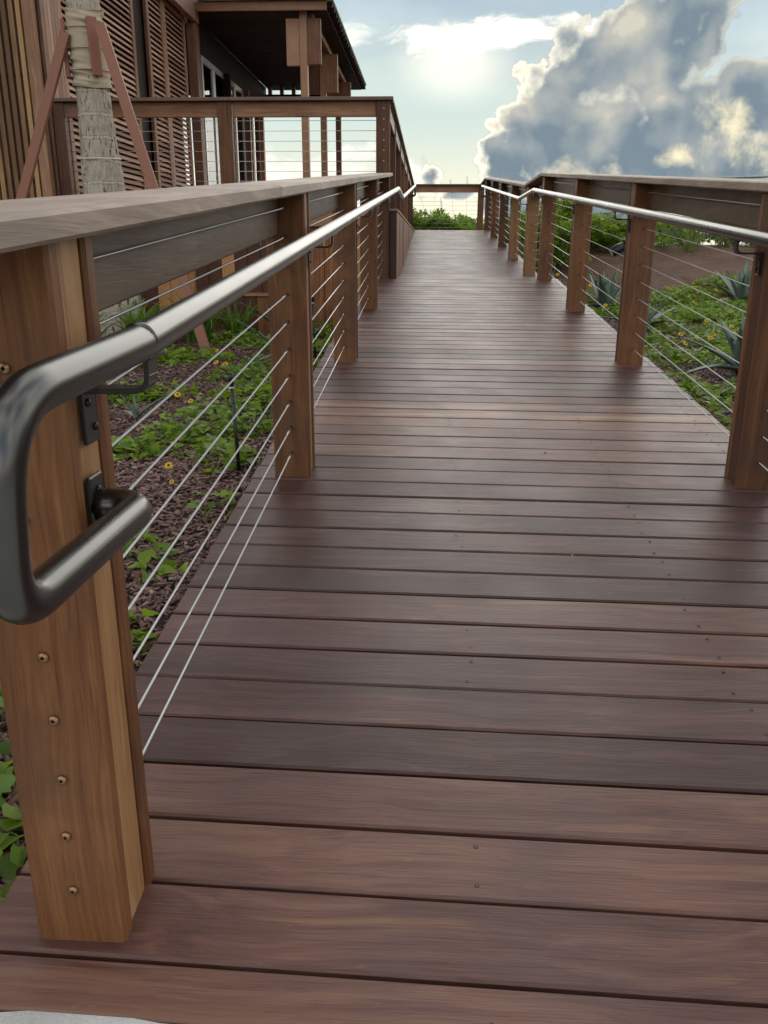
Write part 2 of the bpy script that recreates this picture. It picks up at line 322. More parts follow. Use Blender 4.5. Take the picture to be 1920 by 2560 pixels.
# ------------------------------------------------------------------ mesh helpers
class MB:
    def __init__(s): s.v = []; s.f = []; s.smooth = False
    def add(s, vs, fs):
        k = len(s.v); s.v += [tuple(p) for p in vs]; s.f += [tuple(i + k for i in f) for f in fs]; return s
    def box(s, x0, x1, y0, y1, z0, z1, b=.003, fn=None):
        """chamfered box; fn warps each vertex"""
        b = min(b, abs(x1 - x0) * .3, abs(y1 - y0) * .3, abs(z1 - z0) * .3)
        X, Y, Z = (x0, x1), (y0, y1), (z0, z1); vs = []; idx = {}
        for i in (0, 1):
            for j in (0, 1):
                for k in (0, 1):
                    c = (X[i], Y[j], Z[k]); sg = (1 - 2 * i, 1 - 2 * j, 1 - 2 * k)
                    for a in range(3):   # vertex on the face normal to a: inset on the other two axes
                        p = [c[t] + (0 if t == a else sg[t] * b) for t in range(3)]
                        idx[(i, j, k, a)] = len(vs); vs.append(p)
        F = []
        for a in range(3):
            o1, o2 = [t for t in range(3) if t != a]
            for e in (0, 1):
                q = []
                for (u, w) in ((0, 0), (1, 0), (1, 1), (0, 1)):
                    c = [0, 0, 0]; c[a] = e; c[o1] = u; c[o2] = w; q.append(idx[(*c, a)])
                if (e == 1) == (a == 1): q.reverse()
                F.append(q)
            for u in (0, 1):             # edge chamfers along a
                for w in (0, 1):
                    c0 = [0, 0, 0]; c0[o1] = u; c0[o2] = w; c1 = list(c0); c1[a] = 1
                    q = [idx[(*c0, o1)], idx[(*c1, o1)], idx[(*c1, o2)], idx[(*c0, o2)]]
                    F.append(q)
        for i in (0, 1):
            for j in (0, 1):
                for k in (0, 1): F.append([idx[(i, j, k, 0)], idx[(i, j, k, 1)], idx[(i, j, k, 2)]])
        if fn: vs = [fn(*p) for p in vs]
        return s.add(vs, F)
    def tube(s, pts, r, n=10, caps=True):
        pts = [Vector(p) for p in pts]; rs = r if isinstance(r, (list, tuple)) else [r] * len(pts); rings = []
        t = (pts[1] - pts[0]).normalized(); u = t.orthogonal().normalized()
        for i, p in enumerate(pts):
            a = (pts[i] - pts[i - 1]).normalized() if i else None; b = (pts[i + 1] - pts[i]).normalized() if i < len(pts) - 1 else None
            t = (a + b).normalized() if a and b else (a or b)
            u = (u - t * u.dot(t)).normalized(); w = t.cross(u)
            k = 1.
            if a and b: k = 1 / max(.5, a.dot(t))
            rings.append([p + (u * math.cos(2 * PI * j / n) + w * math.sin(2 * PI * j / n)) * rs[i] for j in range(n)])
        vs = [q for rg in rings for q in rg]; F = []
        for i in range(len(pts) - 1):
            for j in range(n): F.append((i * n + j, i * n + (j + 1) % n, (i + 1) * n + (j + 1) % n, (i + 1) * n + j))
        if caps: F.append(tuple(range(n - 1, -1, -1))); F.append(tuple((len(pts) - 1) * n + j for j in range(n)))
        return s.add(vs, F)
    def lathe(s, prof, n=12, M=Matrix()):
        vs = [M @ Vector((r * math.cos(2 * PI * j / n), r * math.sin(2 * PI * j / n), z)) for r, z in prof for j in range(n)]; F = []
        for i in range(len(prof) - 1):
            for j in range(n): F.append((i * n + j, i * n + (j + 1) % n, (i + 1) * n + (j + 1) % n, (i + 1) * n + j))
        F.append(tuple(range(n - 1, -1, -1))); F.append(tuple((len(prof) - 1) * n + j for j in range(n)))
        return s.add(vs, F)
    def bar(s, a, b, w, h, bev=.003, up=Vector((0, 0, 1))):
        a = Vector(a); b = Vector(b); t = (b - a); L = t.length; t.normalize(); sx = t.cross(up).normalized(); uu = sx.cross(t)
        return s.box(-w / 2, w / 2, 0, L, -h / 2, h / 2, bev, lambda x, y, z: tuple(a + sx * x + t * y + uu * z))
    def mesh(s, name):
        me = bpy.data.meshes.new(name); me.from_pydata(s.v, [], s.f); me.validate(); me.update()
        bm = bmesh.new(); bm.from_mesh(me); bmesh.ops.recalc_face_normals(bm, faces=bm.faces); bm.to_mesh(me); bm.free()
        if s.smooth: me.polygons.foreach_set('use_smooth', [True] * len(me.polygons))
        return me
def tag(o, label=None, cat=None, group=None, kind=None):
    for k, v in (('label', label), ('category', cat), ('group', group), ('kind', kind)):
        if v: o[k] = v
    return o
def link(name, data, mat=None, parent=None, loc=None, rot=None):
    o = bpy.data.objects.new(name, data); COL.objects.link(o)
    if mat and data is not None and not data.materials: data.materials.append(mat)
    if parent: o.parent = parent
    if loc is not None: o.location = loc
    if rot is not None: o.rotation_euler = rot
    return o
ORG = {}
def thing(name, label, cat, loc=(0, 0, 0), group=None, rotz=0):
    o = link(name, None, loc=loc, rot=(0, 0, rotz)); o.empty_display_size = .1
    return tag(o, label, cat, group)
def wloc(o):
    p = Vector((0, 0, 0))
    while o: p = p + Vector(o.location); o = o.parent
    return p
def part(name, mb, mat, parent=None, smooth=False):
    """mesh given in world coordinates, stored relative to its parent (parents here are unrotated)"""
    if parent:
        L = wloc(parent); mb.v = [(x - L.x, y - L.y, z - L.z) for x, y, z in mb.v]
    mb.smooth = smooth or mb.smooth
    return link(name, mb.mesh(name), mat, parent)
def sub(name, mb, mat, parent, origin, smooth=False):
    """part whose own origin sits at `origin` (world)"""
    L = wloc(parent) if parent else Vector((0, 0, 0)); o = Vector(origin)
    mb.v = [(x - o.x, y - o.y, z - o.z) for x, y, z in mb.v]; mb.smooth = smooth
    return link(name, mb.mesh(name), mat, parent, o - L)
def npmesh(name, V, F, smooth=False):
    me = bpy.data.meshes.new(name); n = len(F); k = F.shape[1]
    me.vertices.add(len(V)); me.vertices.foreach_set('co', np.asarray(V, np.float32).ravel())
    me.loops.add(n * k); me.loops.foreach_set('vertex_index', F.astype(np.int32).ravel())
    me.polygons.add(n); me.polygons.foreach_set('loop_start', np.arange(0, n * k, k, dtype=np.int32)); me.polygons.foreach_set('loop_total', np.full(n, k, np.int32))
    if smooth: me.polygons.foreach_set('use_smooth', np.ones(n, bool))
    me.update(calc_edges=True); me.validate(); return me
def fillet(pts, rad, n=6):
    pts = [Vector(p) for p in pts]; rads = rad if isinstance(rad, (list, tuple)) else [rad] * len(pts); o = [pts[0]]
    for i in range(1, len(pts) - 1):
        a, p, b = pts[i - 1], pts[i], pts[i + 1]; u = (a - p).normalized(); w = (b - p).normalized(); ang = u.angle(w)
        d = min(rads[i] / math.tan(ang / 2), (a - p).length * (.85 if i == 1 else .49), (b - p).length * (.85 if i == len(pts) - 2 else .49)); s0 = p + u * d; s1 = p + w * d
        for k in range(n + 1):
            t = k / n; o.append(s0.lerp(p, t).lerp(p.lerp(s1, t), t))
    o.append(pts[-1]); return o

# ------------------------------------------------------------------ levels of the place
SL = .0878; XL, XR = .410, 2.400; Y1, Y2, Y3, Y4 = 8.95, 10.50, 18.32, 20.25
ZLAND = SL * Y1; SL2 = (1.475 - ZLAND) / (Y3 - Y2); ZU = 1.475
def zr(y):
    if y < Y1: return SL * y
    if y < Y2: return ZLAND
    if y < Y3: return ZLAND + (y - Y2) * SL2
    return ZU
def sstep(a, b, x):
    t = np.clip((x - a) / (b - a), 0, 1); return t * t * (3 - 2 * t)
def zg(X, Y):
    X = np.asarray(X, float); Y = np.asarray(Y, float)
    l = .02 + .0232 * np.clip(Y, -3, 9.5)
    r = .03 + .03 * np.clip(Y, -3, 16) + .62 * sstep(10.5, 15, Y) + .04 * sstep(3, 6, X)
    z = l + (r - l) * np.maximum(sstep(.9, 1.9, X), sstep(17, 20.5, Y))
    lump = .012 * np.sin(X * 5.1 + Y * 2.3) * np.sin(Y * 4.3 - X * 1.7) + .03 * np.sin(X * 2.1 + 1) * np.sin(Y * 1.9) * sstep(11, 13, Y)
    z = z + lump - .05 * sstep(1.0, .7, Y)
    z = z * sstep(42, 26, Y) + -3.2 * sstep(26, 55, Y)
    return z

# ------------------------------------------------------------------ the setting
xs = np.unique(np.concatenate([[-4000, -800, -200, -60, -30, -18], np.arange(-12, 14.01, .14), [18, 30, 60, 200, 800, 4000]]))
ys = np.unique(np.concatenate([[-4000, -800, -150, -40, -12, -5], np.arange(-2, 26.01, .14), [28, 30, 33, 37, 42, 48, 55, 80, 200, 800, 6000]]))
GX, GY = np.meshgrid(xs, ys); GZ = zg(GX, GY)
V = np.stack([GX.ravel(), GY.ravel(), GZ.ravel()], 1); nx, ny = len(xs), len(ys)
I = (np.arange(ny - 1)[:, None] * nx + np.arange(nx - 1)[None]).ravel()
tag(link('ground', npmesh('ground', V, np.stack([I, I + 1, I + nx + 1, I + nx], 1), True), SOIL), kind='structure')
tag(part('sea', MB().add([(-5000, 60, -2.7), (5000, 60, -2.7), (5000, 8000, -2.7), (-5000, 8000, -2.7)], [(0, 1, 2, 3)]), WATER), kind='structure')
pad = MB(); e = []
for i in range(81):
    x = .12 + i * .06; e.append((x, .836 - .0224 * (x - .5) + .004 * math.sin(x * 23) + .003 * math.sin(x * 61)))
pv = [(x, y, .0735) for x, y in e] + [(x, -7, .03) for x, y in e] + [(x, y, -.1) for x, y in e]
n_ = len(e); pad.add(pv, [(i, i + 1, n_ + i + 1, n_ + i) for i in range(n_ - 1)] + [(i, 2 * n_ + i, 2 * n_ + i + 1, i + 1) for i in range(n_ - 1)] + [(0, n_, 2 * n_)])
tag(part('pavement', pad, CONC), kind='structure')

# boardwalk of single planks
walk = tag(link('boardwalk', None), kind='structure'); PITCH = .143; KAP = -.0224
def plank_mesh(w, x0=XL, x1=XR):
    a, b = (x0 + x1) / 2, (x1 - x0) / 2
    return MB().box(x0, x1, .0028, w - .0028, -.027, 0, .0042, lambda x, y, z: (x - a, y + KAP * (x - a), z)), a
PM = []
for k in range(4):
    mb, ax = plank_mesh(PITCH - .0014 * k); me = mb.mesh('plank'); me.materials.append(DECK); PM.append(me)
screws = []
def plank(y, ang, me=None, dz=0):
    cy = math.cos(ang)
    o = link('plank', me or random.choice(PM), None, walk, (ax + random.uniform(-.004, .004), y + KAP * ax, zr(y + .01) + random.uniform(-.0012, .0008) + dz), (ang, random.uniform(-.0007, .0007), random.uniform(-.0008, .0008)))
    for jx in (.52, 1.17, 1.76, 2.28):
        for w in (.03, .112):
            if random.random() < .93: screws.append((jx + random.uniform(-.012, .012), y + KAP * jx + w * cy, zr(y + w) + .0004, ang))
a1 = math.atan(SL); cp = math.cos(a1); y0 = .9335
mb, _ = plank_mesh(.090); me0 = mb.mesh('plank'); me0.materials.append(DECK); plank(y0 - .090, a1, me0)
k = 0
while y0 + k * PITCH * cp < Y1 - .02: plank(y0 + k * PITCH * cp, a1); k += 1
y = y0 + k * PITCH * cp
while y < Y2 - .03: plank(y, 0); y += PITCH
a2 = math.atan(SL2)
while y < Y3 - .02: plank(y, a2); y += PITCH * math.cos(a2)
while y < Y4: plank(y, 0); y += PITCH
sm = MB()
for (x, y, z, a) in screws:
    sm.lathe([(.0046, 0), (.0038, .0006), (.0016, .0001)], 7, Matrix.Translation((x, y, z)))
tag(part('screw_heads', sm, SCREW, walk), kind='stuff')
def rim(x0, x1):
    m = MB(); ys_ = [.84, Y1, Y2, Y3, Y4 + .1]
    for a, b in zip(ys_[:-1], ys_[1:]):
        za, zb = zr(a), zr(b - 1e-6) if b < Y4 else ZU
        m.box(x0, x1, a, b, -.20, -.031, .003, lambda x, y, z: (x, y, z + za + (zb - za) * (y - a) / (b - a)))
    return m
for x0, x1 in ((XL + .012, XL + .05), (XR - .05, XR - .012), (1.38, 1.42)): part('joist', rim(x0, x1), FASC, walk)
grit = MB()
for i in range(46):
    x = random.uniform(.5, 2.3); y = .95 + random.random() ** 1.6 * 7; r = random.uniform(.0008, .0022)
    grit.box(x - r, x + r * 1.6, y - r, y + r, zr(y), zr(y) + r, r * .3)
tag(part('sand_grains', grit, WHITEP, walk), kind='stuff')

# upper deck floor of the house
tag(part('deck_floor', MB().box(-9.2, .62, 9.06, Y4, ZU - .17, ZU, .004), FASX), kind='structure')

# ------------------------------------------------------------------ railings
HS = [.098 + .0948 * i for i in range(10)]
PX0, PX1 = .4975, .6325      # left posts
QX0, QX1 = 2.187, 2.322      # right posts
def post(rail, x0, x1, y, zfun, top, dep=.137, bmat=None, light=True, axis='Y', bottom=None, lab=None):
    """core with a face board nailed on front and back; sloped to the ramp at its foot and head"""
    yc = y + dep / 2
    sl = (zfun(yc + .05) - zfun(yc - .05)) / .1 if bottom is None else 0.
    z0 = zfun(yc) - .01 if bottom is None else bottom; z1 = top if bottom is not None else zfun(yc) + top
    f = lambda x, yy, z: (x, yy, z + sl * (yy - yc))
    c = sub('post', MB().box(x0 + .002, x1 - .006, y + .034, y + dep - .034, z0, z1, .003, f), POSTL if light else POST, rail, ((x0 + x1) / 2, yc, z0))
    if lab: c['label'] = lab
    for a, b in ((y, y + .031), (y + dep - .031, y + dep)):
        sub('face_board', MB().box(x0, x1, a, b, z0, z1, .005, f), bmat or POST, c, ((x0 + x1) / 2, (a + b) / 2, z0))
    return c
def strip(x0, x1, pts, h0, h1, b=.004):
    """a long board that follows the ramp: pts are (y, zbase)"""
    m = MB()
    for (ya, za), (yb, zb) in zip(pts[:-1], pts[1:]):
        m.box(x0, x1, ya, yb, h0, h1, b, lambda x, y, z: (x, y, z + za + (zb - za) * (y - ya) / (yb - ya)))
    return m
def bolt_head(m, M):
    m.lathe([(.0074, 0), (.0074, .0022), (.0063, .0042), (.0036, .0056), (.0026, .0056), (.0024, .0030)], 14, M)
def socket(o):
    o.data.materials.append(HOLE); n = len(o.data.polygons)
    for p_ in o.data.polygons:
        if len(p_.vertices) > 6 or p_.index >= n - 16: p_.material_index = 1
TOFRONT = Matrix.Rotation(PI / 2, 4, 'X')   # lathe axis towards the camera side (-Y)

# left railing of the ramp
LR = thing('cable_railing', 'cable railing on the left of the ramp, with the big front post and grey cap', 'railing', (.565, .945, .083))
ly = [.945, 2.943, 4.930, 6.900]
lposts = [post(LR, PX0, PX1, y, zr, 1.0) for y in ly]
for h in HS:
    z = SL * .945 + h; m = MB(); bolt_head(m, Matrix.Translation((.565 + random.uniform(-.003, .003), .945, z)) @ TOFRONT); socket(part('bolt', m, BRONZE, lposts[0], True))
capy = [.66, 2.30, 4.03, 5.95, 7.55, 8.905]
for a, b in zip(capy[:-1], capy[1:]):
    sub('cap_board', strip(.463, .668, [(a + .0008, zr(a)), (b - .0008, zr(b))], 1.001, 1.034, .005), CAPY, LR, (.565, a, zr(a) + 1))
bays = [.66] + ly + [8.9]
for i, (a, b) in enumerate(zip([.70] + [y + .138 for y in ly], ly + [8.899])):
    if b - a > .3: sub('fascia_board', strip(.502, .540, [(a, zr(a)), (b, zr(b))], .862, .999, .004), FASC, LR, (.52, a, zr(a) + .9))
for h in HS: sub('cable', MB().tube([(.565, .96, zr(.96) + h), (.565, 8.99, zr(8.949) + h)], .0024, 8), CABLE, LR, (.565, .96, .08 + h), True)
stud = MB().tube([(0, -.085, -.085 * SL), (0, .01, .01 * SL)], .0034, 8); stud.smooth = True; stud = stud.mesh('cable_stud'); stud.materials.append(CABLE)
for y in ly[1:] + [8.9]:
    for h in HS: link('cable_stud', stud, None, LR, Vector((.565, y, zr(y) + h)) - wloc(LR))

# right railing of the ramp, landing and upper ramp
RR = thing('cable_railing', 'long cable railing on the right of the ramp, kinked where the landing begins and ends', 'railing', (2.255, 2.913, .25))
ry = [.93, 2.913, 4.915, 6.880, 8.880, 10.285, 12.377, 14.349, 16.315, 18.310]
for i, y in enumerate(ry): post(RR, QX0, QX1, y, zr, 1.0, light=(i in (0, 5)), bmat={5: POSTL, 4: POSTM, 6: POSTM}.get(i))
knots = [.66, 3.0, 4.97, 7.0, Y1, Y2, 12.5, 14.4, 16.4, Y3, Y4 - .02]
for a, b in zip(knots[:-1], knots[1:]):
    sub('cap_board', strip(2.152, 2.357, [(a + .0008, zr(a)), (b - .0008, zr(b - 1e-6))], 1.001, 1.034, .005), CAPY, RR, (2.25, a, zr(a) + 1))
for a, b in zip([.70] + [y + .138 for y in ry], ry + [20.07]):
    if b - a < .3: continue
    mids = [t for t in (Y1, Y2, Y3) if a < t < b]; ps = [(t, zr(t)) for t in [a] + mids + [b]]
    sub('fascia_board', strip(2.280, 2.318, ps, .862, .999, .004), FASC, RR, (2.3, a, zr(a) + .9))
for h in HS:
    ps = [(2.255, y, zr(y) + h) for y in (.96, Y1, Y2, Y3, 20.12)]; sub('cable', MB().tube(ps, .0024, 7), CABLE, RR, (2.255, .96, .08 + h), True)
hm = MB()
for y in ry[1:8]:
    for h in HS: hm.lathe([(.0052, 0), (.0052, .0012), (.003, .0013)], 8, Matrix.Translation((2.255, y - .0008, zr(y) + h)) @ TOFRONT)
tag(part('cable_holes', hm, HOLE, RR), kind='stuff')
hm = MB()
for y in ly[1:]:
    for h in HS: hm.lathe([(.0052, 0), (.0052, .0012), (.003, .0013)], 8, Matrix.Translation((.565, y - .0008, zr(y) + h)) @ TOFRONT)
tag(part('cable_holes', hm, HOLE, LR), kind='stuff')

# railing across the far end
FR = thing('cable_railing', 'level cable railing that closes the far end of the walk before the dune', 'railing', (1.4, 20.1, ZU))
for x in (2.124, 2.200 + .0): pass
post(FR, 2.124, 2.259, 20.10, zr, 1.0, light=False); post(FR, .50, .635, 20.10, zr, 1.0, light=False)
sub('cap_board', MB().box(.45, 2.357, 20.245 - .18, 20.275, ZU + 1.001, ZU + 1.034, .005), CAPX, FR, (1.4, 20.2, ZU + 1))
sub('fascia_board', MB().box(.64, 2.12, 20.13, 20.17, ZU + .862, ZU + .999, .004), FASX, FR, (1.4, 20.15, ZU + .93))
for h in HS: sub('cable', MB().tube([(.6, 20.19, ZU + h), (2.2, 20.19, ZU + h)], .0024, 6), CABLE, FR, (1.4, 20.19, ZU + h), True)

# house deck railing facing the camera and turning the corner along the walk
DR = thing('cable_railing', 'brown timber and cable railing of the raised house deck, facing the front behind the palm', 'railing', (-1., 8.95, ZU))
c5 = post(DR, PX0, PX1, 8.900, zr, 2.475, .14, light=False, bottom=ZLAND - .01, lab='tall corner post')
for i in range(12):
    m = MB(); bolt_head(m, Matrix.Translation((.575, 8.9, 2.405 - .0955 * i)) @ TOFRONT)
    if 2.405 - .0955 * i > 1.85: part('bolt', m, CABLE, c5, True)
post(DR, -1.096, -.951, 8.900, zr, 2.475, .14, light=False, bottom=ZU - .25)
post(DR, -2.775, -2.66, 8.900, zr, 2.475, .14, light=False, bottom=ZU - .25)
sub('cap_board', MB().box(-2.80, -.965, 8.865, 9.075, 2.476, 2.509, .004), CAPX, DR, (-1.9, 8.97, 2.49))
sub('cap_board', MB().box(-.963, .668, 8.865, 9.075, 2.476, 2.509, .004), CAPX, DR, (-.2, 8.97, 2.49))
for a, b in ((-2.655, -1.10), (-.947, .494)): sub('fascia_board', MB().box(a, b, 8.935, 8.975, 2.337, 2.475, .004), FASX, DR, ((a + b) / 2, 8.95, 2.4))
for i in range(9): sub('cable', MB().tube([(-2.70, 8.985, 2.309 - .0945 * i), (.52, 8.985, 2.309 - .0945 * i)], .0024, 6), CABLE, DR, (-1, 8.985, 2.309 - .0945 * i), True)

SR = thing('cable_railing', 'timber and cable railing along the house deck edge beside the upper ramp, seen end on', 'railing', (.565, 14.5, ZU))
sy = [10.35, 12.15, 13.95, 15.75, 17.30, 18.55]
for y in sy: post(SR, PX0, PX1, y, zr, 2.475, .137, light=False, bottom=ZU - .2)
for a, b in ((9.076, 12.2), (12.202, 15.8), (15.802, 20.06)): sub('cap_board', MB().box(.463, .668, a, b, 2.476, 2.509, .004), CAPY, SR, (.565, a, 2.49))
for a, b in zip([9.045] + [y + .138 for y in sy], sy + [20.095]): sub('fascia_board', MB().box(.585, .622, a, b, 2.337, 2.475, .004), POSTL if False else FASC, SR, (.6, a, 2.4))
for i in range(9): sub('cable', MB().tube([(.545, 9.04, 2.309 - .0945 * i), (.545, 20.1, 2.309 - .0945 * i)], .0024, 6), CABLE, SR, (.545, 9., 2.309 - .0945 * i), True)

# ------------------------------------------------------------------ handrails
def bracket(rail, xp, sx, y, hp, xr_, zfun=zr):
    """plate on the post (at x=xp, facing sx), flat arm out and up to the tube"""
    z = zfun(y) + hp; yc = y
    b = sub('bracket', MB().box(xp, xp + sx * .006, yc - .019, yc + .019, z - .135, z - .062, .0015), BLACKM, rail, (xp, yc, z - .1))
    m = MB(); pts = fillet([(xp + sx * .004, yc, z - .066), (xr_ , yc, z - .066), (xr_, yc, z - .018)], .02, 4)
    for p, q in zip(pts[:-1], pts[1:]):
        m.box(-.0033, .0033, -.0175, .0175, 0, (q - p).length + .0012, .0008, (lambda p, q: (lambda x, yy, zz: tuple(p + (q - p).normalized() * zz + Vector((0, 1, 0)) * yy + (q - p).normalized().cross(Vector((0, 1, 0))) * x)))(p, q))
    part('arm', m, BLACKM, b)
    m = MB(); m.box(xr_ - .011, xr_ + .011, yc - .03, yc + .03, z - .0255, z - .0195, .001); part('saddle', m, BLACKM, b)
    for dy, dz in ((-.008, -.082), (.008, -.115)):
        m = MB(); m.lathe([(.0055, 0), (.005, .0025), (.002, .004)], 10, Matrix.Translation((xp + sx * .006, yc + dy, z + dz)) @ Matrix.Rotation(sx * PI / 2, 4, 'Y')); part('screw', m, SCREW, b, True)
    return b
def handrail(xc, label, hc, sx, xpost, bry, end_y):
    h = thing('handrail', label, 'handrail', (xc, .9, .9))
    R = .0215
    xl = xc - sx * .022
    pts = [(xpost + sx * .004, .998, .757), (xl, .998, .757), (xl, .640, .760), (xc - sx * .006, .637, .951), (xc, .967, .968 - .885 + hc), (xc, Y1 + .02, ZLAND + hc), (xc, Y2 - .1, ZLAND + hc),
           (xc, end_y, zr(end_y) + hc), (xc, end_y, zr(end_y) + hc - .20), (xpost + sx * .004, end_y, zr(end_y) + hc - .20)]
    path = fillet(pts, [0, .045, .065, .085, .3, .12, .12, .035, .035, 0], 9)
    part('tube', MB().tube(path, R, 22), STEEL, h, True)
    m = MB(); yj = .975; m.lathe([(R - .0002, -.004), (R + .0007, -.0012), (R + .0007, .0012), (R - .0002, .004)], 22, Matrix.Translation((xc, yj, zr(yj) + hc + .0005)) @ Matrix.Rotation(-PI / 2 + a1, 4, 'X')); part('weld_seam', m, STEEL, h, True)
    pl = sub('base_plate', MB().box(xpost, xpost + sx * .007, .977, 1.019, .695, .797, .004), BLACKM, h, (xpost, 1, .745))
    for z in (.777, .713):
        m = MB(); m.lathe([(.006, 0), (.0055, .003), (.002, .0045)], 10, Matrix.Translation((xpost + sx * .007, .998, z)) @ Matrix.Rotation(sx * PI / 2, 4, 'Y')); part('screw', m, SCREW, pl, True)
    for y in bry: bracket(h, xpost, sx, y, hc, xc)
    return h
handrail(.720, 'steel tube handrail on the left with a looped near end on the big post', .884, 1, .6325, [1.005] + [y + .07 for y in ly[1:]] + [8.97, 10.42, 12.2, 14.0, 15.8, 17.35], 18.27)
handrail(2.100, 'steel tube handrail running along the right hand posts of the ramp', .872, -1, 2.187, [y + .07 for y in ry], 18.25)

# ------------------------------------------------------------------ wall under the house deck beside the upper ramp
SW = thing('ramp_side_wall', 'low wedge wall of upright boards with a thin cap on the left of the upper ramp', 'wall', (.67, 8.95, ZLAND))
y = 8.98
sub('end_board', MB().box(.636, .709, 8.945, 8.977, ZLAND, 1.452, .003), wood('speckled_end_board', (.035, .018, .013), (.075, .036, .024), (.12, .06, .04), 'Z', (.6, .75), .2, (.012, .008, .007), .5, .5), SW, (.67, 8.96, ZLAND))
while y < 18.2:
    za = zr(y + .07) - .03
    if 1.450 - za > .02: sub('board', MB().box(.690, .711 + random.uniform(-.0015, .0015), y, y + .138, za, 1.452, .003), HOUZ, SW, (.7, y + .07, za))
    y += .142
sub('cap_board', MB().box(.630, .722, 8.935, 18.3, 1.4535, 1.476, .003), HOUY, SW, (.67, 8.95, 1.46))

# ------------------------------------------------------------------ skirting under the house deck
SK = thing('deck_skirting', 'wall of upright orange brown boards under the raised house deck, behind the lilies', 'wall', (-1.5, 9.08, .2))
x = -5.6
while x < .48:
    w = random.choice((.135, .138, .14, .12)); sub('board', MB().box(x, min(x + w, .49), 9.05 + random.uniform(-.003, .003), 9.075, .12, 1.30, .003), SKIRT, SK, (x + w / 2, 9.06, .2)); x += w + .004
sub('ledge_board', MB().box(-5.6, .494, 8.985, 9.058, 1.302, ZU - .002, .004), FASX, SK, (-1.5, 9.03, 1.4))
BX = thing('wooden_box', 'small lidded timber box against the deck skirting, behind the strap leaves', 'box', (-.86, 8.85, .2))
for i in range(4): sub('board', MB().box(-1.12 + i * .126, -1.12 + i * .126 + .122, 8.74, 8.76, .12, .605, .003), SKIRT, BX, (-1.06 + i * .126, 8.75, .2))
sub('side_board', MB().box(-.635, -.615, 8.762, 9.0, .12, .605, .003), SKIRT, BX, (-.62, 8.88, .2)); sub('side_board', MB().box(-1.12, -1.10, 8.762, 9.0, .12, .605, .003), SKIRT, BX, (-1.11, 8.88, .2))
sub('lid', MB().box(-1.14, -.597, 8.72, 9.03, .606, .632, .004), FASX, BX, (-.87, 8.87, .62))

# ------------------------------------------------------------------ the house
HX = -2.80; ZT = 4.47
HO = thing('house', 'brown timber beach house with louvred shutters, slat screen and porch roof', 'house', (HX, 9.0, ZU))
def louvre(y0, y1, z0=1.50, z1=ZT, st=.10, pitch=.068):
    fr = MB(); fr.box(HX - .035, HX + .012, y0, y0 + st, z0, z1, .004); fr.box(HX - .035, HX + .012, y1 - st, y1, z0, z1, .004)
    fr.box(HX - .034, HX + .010, y0 + st, y1 - st, z0, z0 + .09, .003); fr.box(HX - .034, HX + .010, y0 + st, y1 - st, z1 - .07, z1, .003)
    p = sub('shutter', fr, HOUZ, HO, (HX, (y0 + y1) / 2, z0))
    L = y1 - y0 - 2 * st; me = None; z = z0 + .12; c, s_ = math.cos(math.radians(52)), math.sin(math.radians(52))
    while z < z1 - .09:
        if me is None:
            me = MB().box(-.032, .032, -L / 2 + .001, L / 2 - .001, -.0065, .0065, .002, lambda x, y, zz: (x * c + zz * s_, y, -x * s_ + zz * c)).mesh('slat'); me.materials.append(HOUY)
        link('slat', me, None, p, (-.012, 0, z - z0)); z += pitch
    return p
for a, b in ((9.32, 10.245), (10.25, 11.70), (12.24, 12.985), (12.99, 14.10)): louvre(a, b)
for i in range(5): sub('corner_board', MB().box(HX - .02, HX + .012, 8.90 + i * .084, 8.90 + i * .084 + .078, 1.2, 4.9, .004), HOUZ, HO, (HX, 8.94 + i * .084, 1.2))
sub('corner_post', MB().box(-2.93, -2.83, 8.80, 8.895, .15, 4.9, .005), HOUZ, HO, (-2.88, 8.85, .15))
sub('post', MB().box(-2.96, -2.86, 11.705, 12.235, 1.48, ZT, .004), SOFF, HO, (-2.9, 12, 1.48))
sub('post', MB().box(-2.80, -2.655, 14.20, 14.42, ZU, 4.42, .005), HOUZ, HO, (-2.73, 14.3, ZU))
sub('eave_beam', MB().box(-2.73, -2.63, 8.0, 14.36, 4.43, 4.78, .005), HOUY, HO, (-2.68, 11, 4.5))
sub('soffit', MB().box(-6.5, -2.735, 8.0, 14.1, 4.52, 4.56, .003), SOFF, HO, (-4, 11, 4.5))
sub('roof', MB().box(-9.5, -2.45, 7.6, 20.9, 4.80, 4.90, .005), ROOFM, HO, (-6, 14, 4.85))
# interior shell: floor, back wall, open sea side
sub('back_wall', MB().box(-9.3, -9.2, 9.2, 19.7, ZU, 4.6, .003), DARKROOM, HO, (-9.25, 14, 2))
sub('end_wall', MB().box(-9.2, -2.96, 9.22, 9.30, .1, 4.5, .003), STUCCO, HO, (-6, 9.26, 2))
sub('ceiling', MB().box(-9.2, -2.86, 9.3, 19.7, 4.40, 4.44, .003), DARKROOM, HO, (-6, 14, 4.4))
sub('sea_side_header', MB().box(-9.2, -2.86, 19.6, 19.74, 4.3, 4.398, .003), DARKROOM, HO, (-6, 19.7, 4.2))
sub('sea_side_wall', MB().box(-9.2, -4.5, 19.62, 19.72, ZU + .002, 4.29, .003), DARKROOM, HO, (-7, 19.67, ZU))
for x in (-3.4,): sub('mullion', MB().box(x - .05, x + .05, 19.62, 19.72, ZU + .002, 4.298, .003), HOUZ, HO, (x, 19.67, ZU))
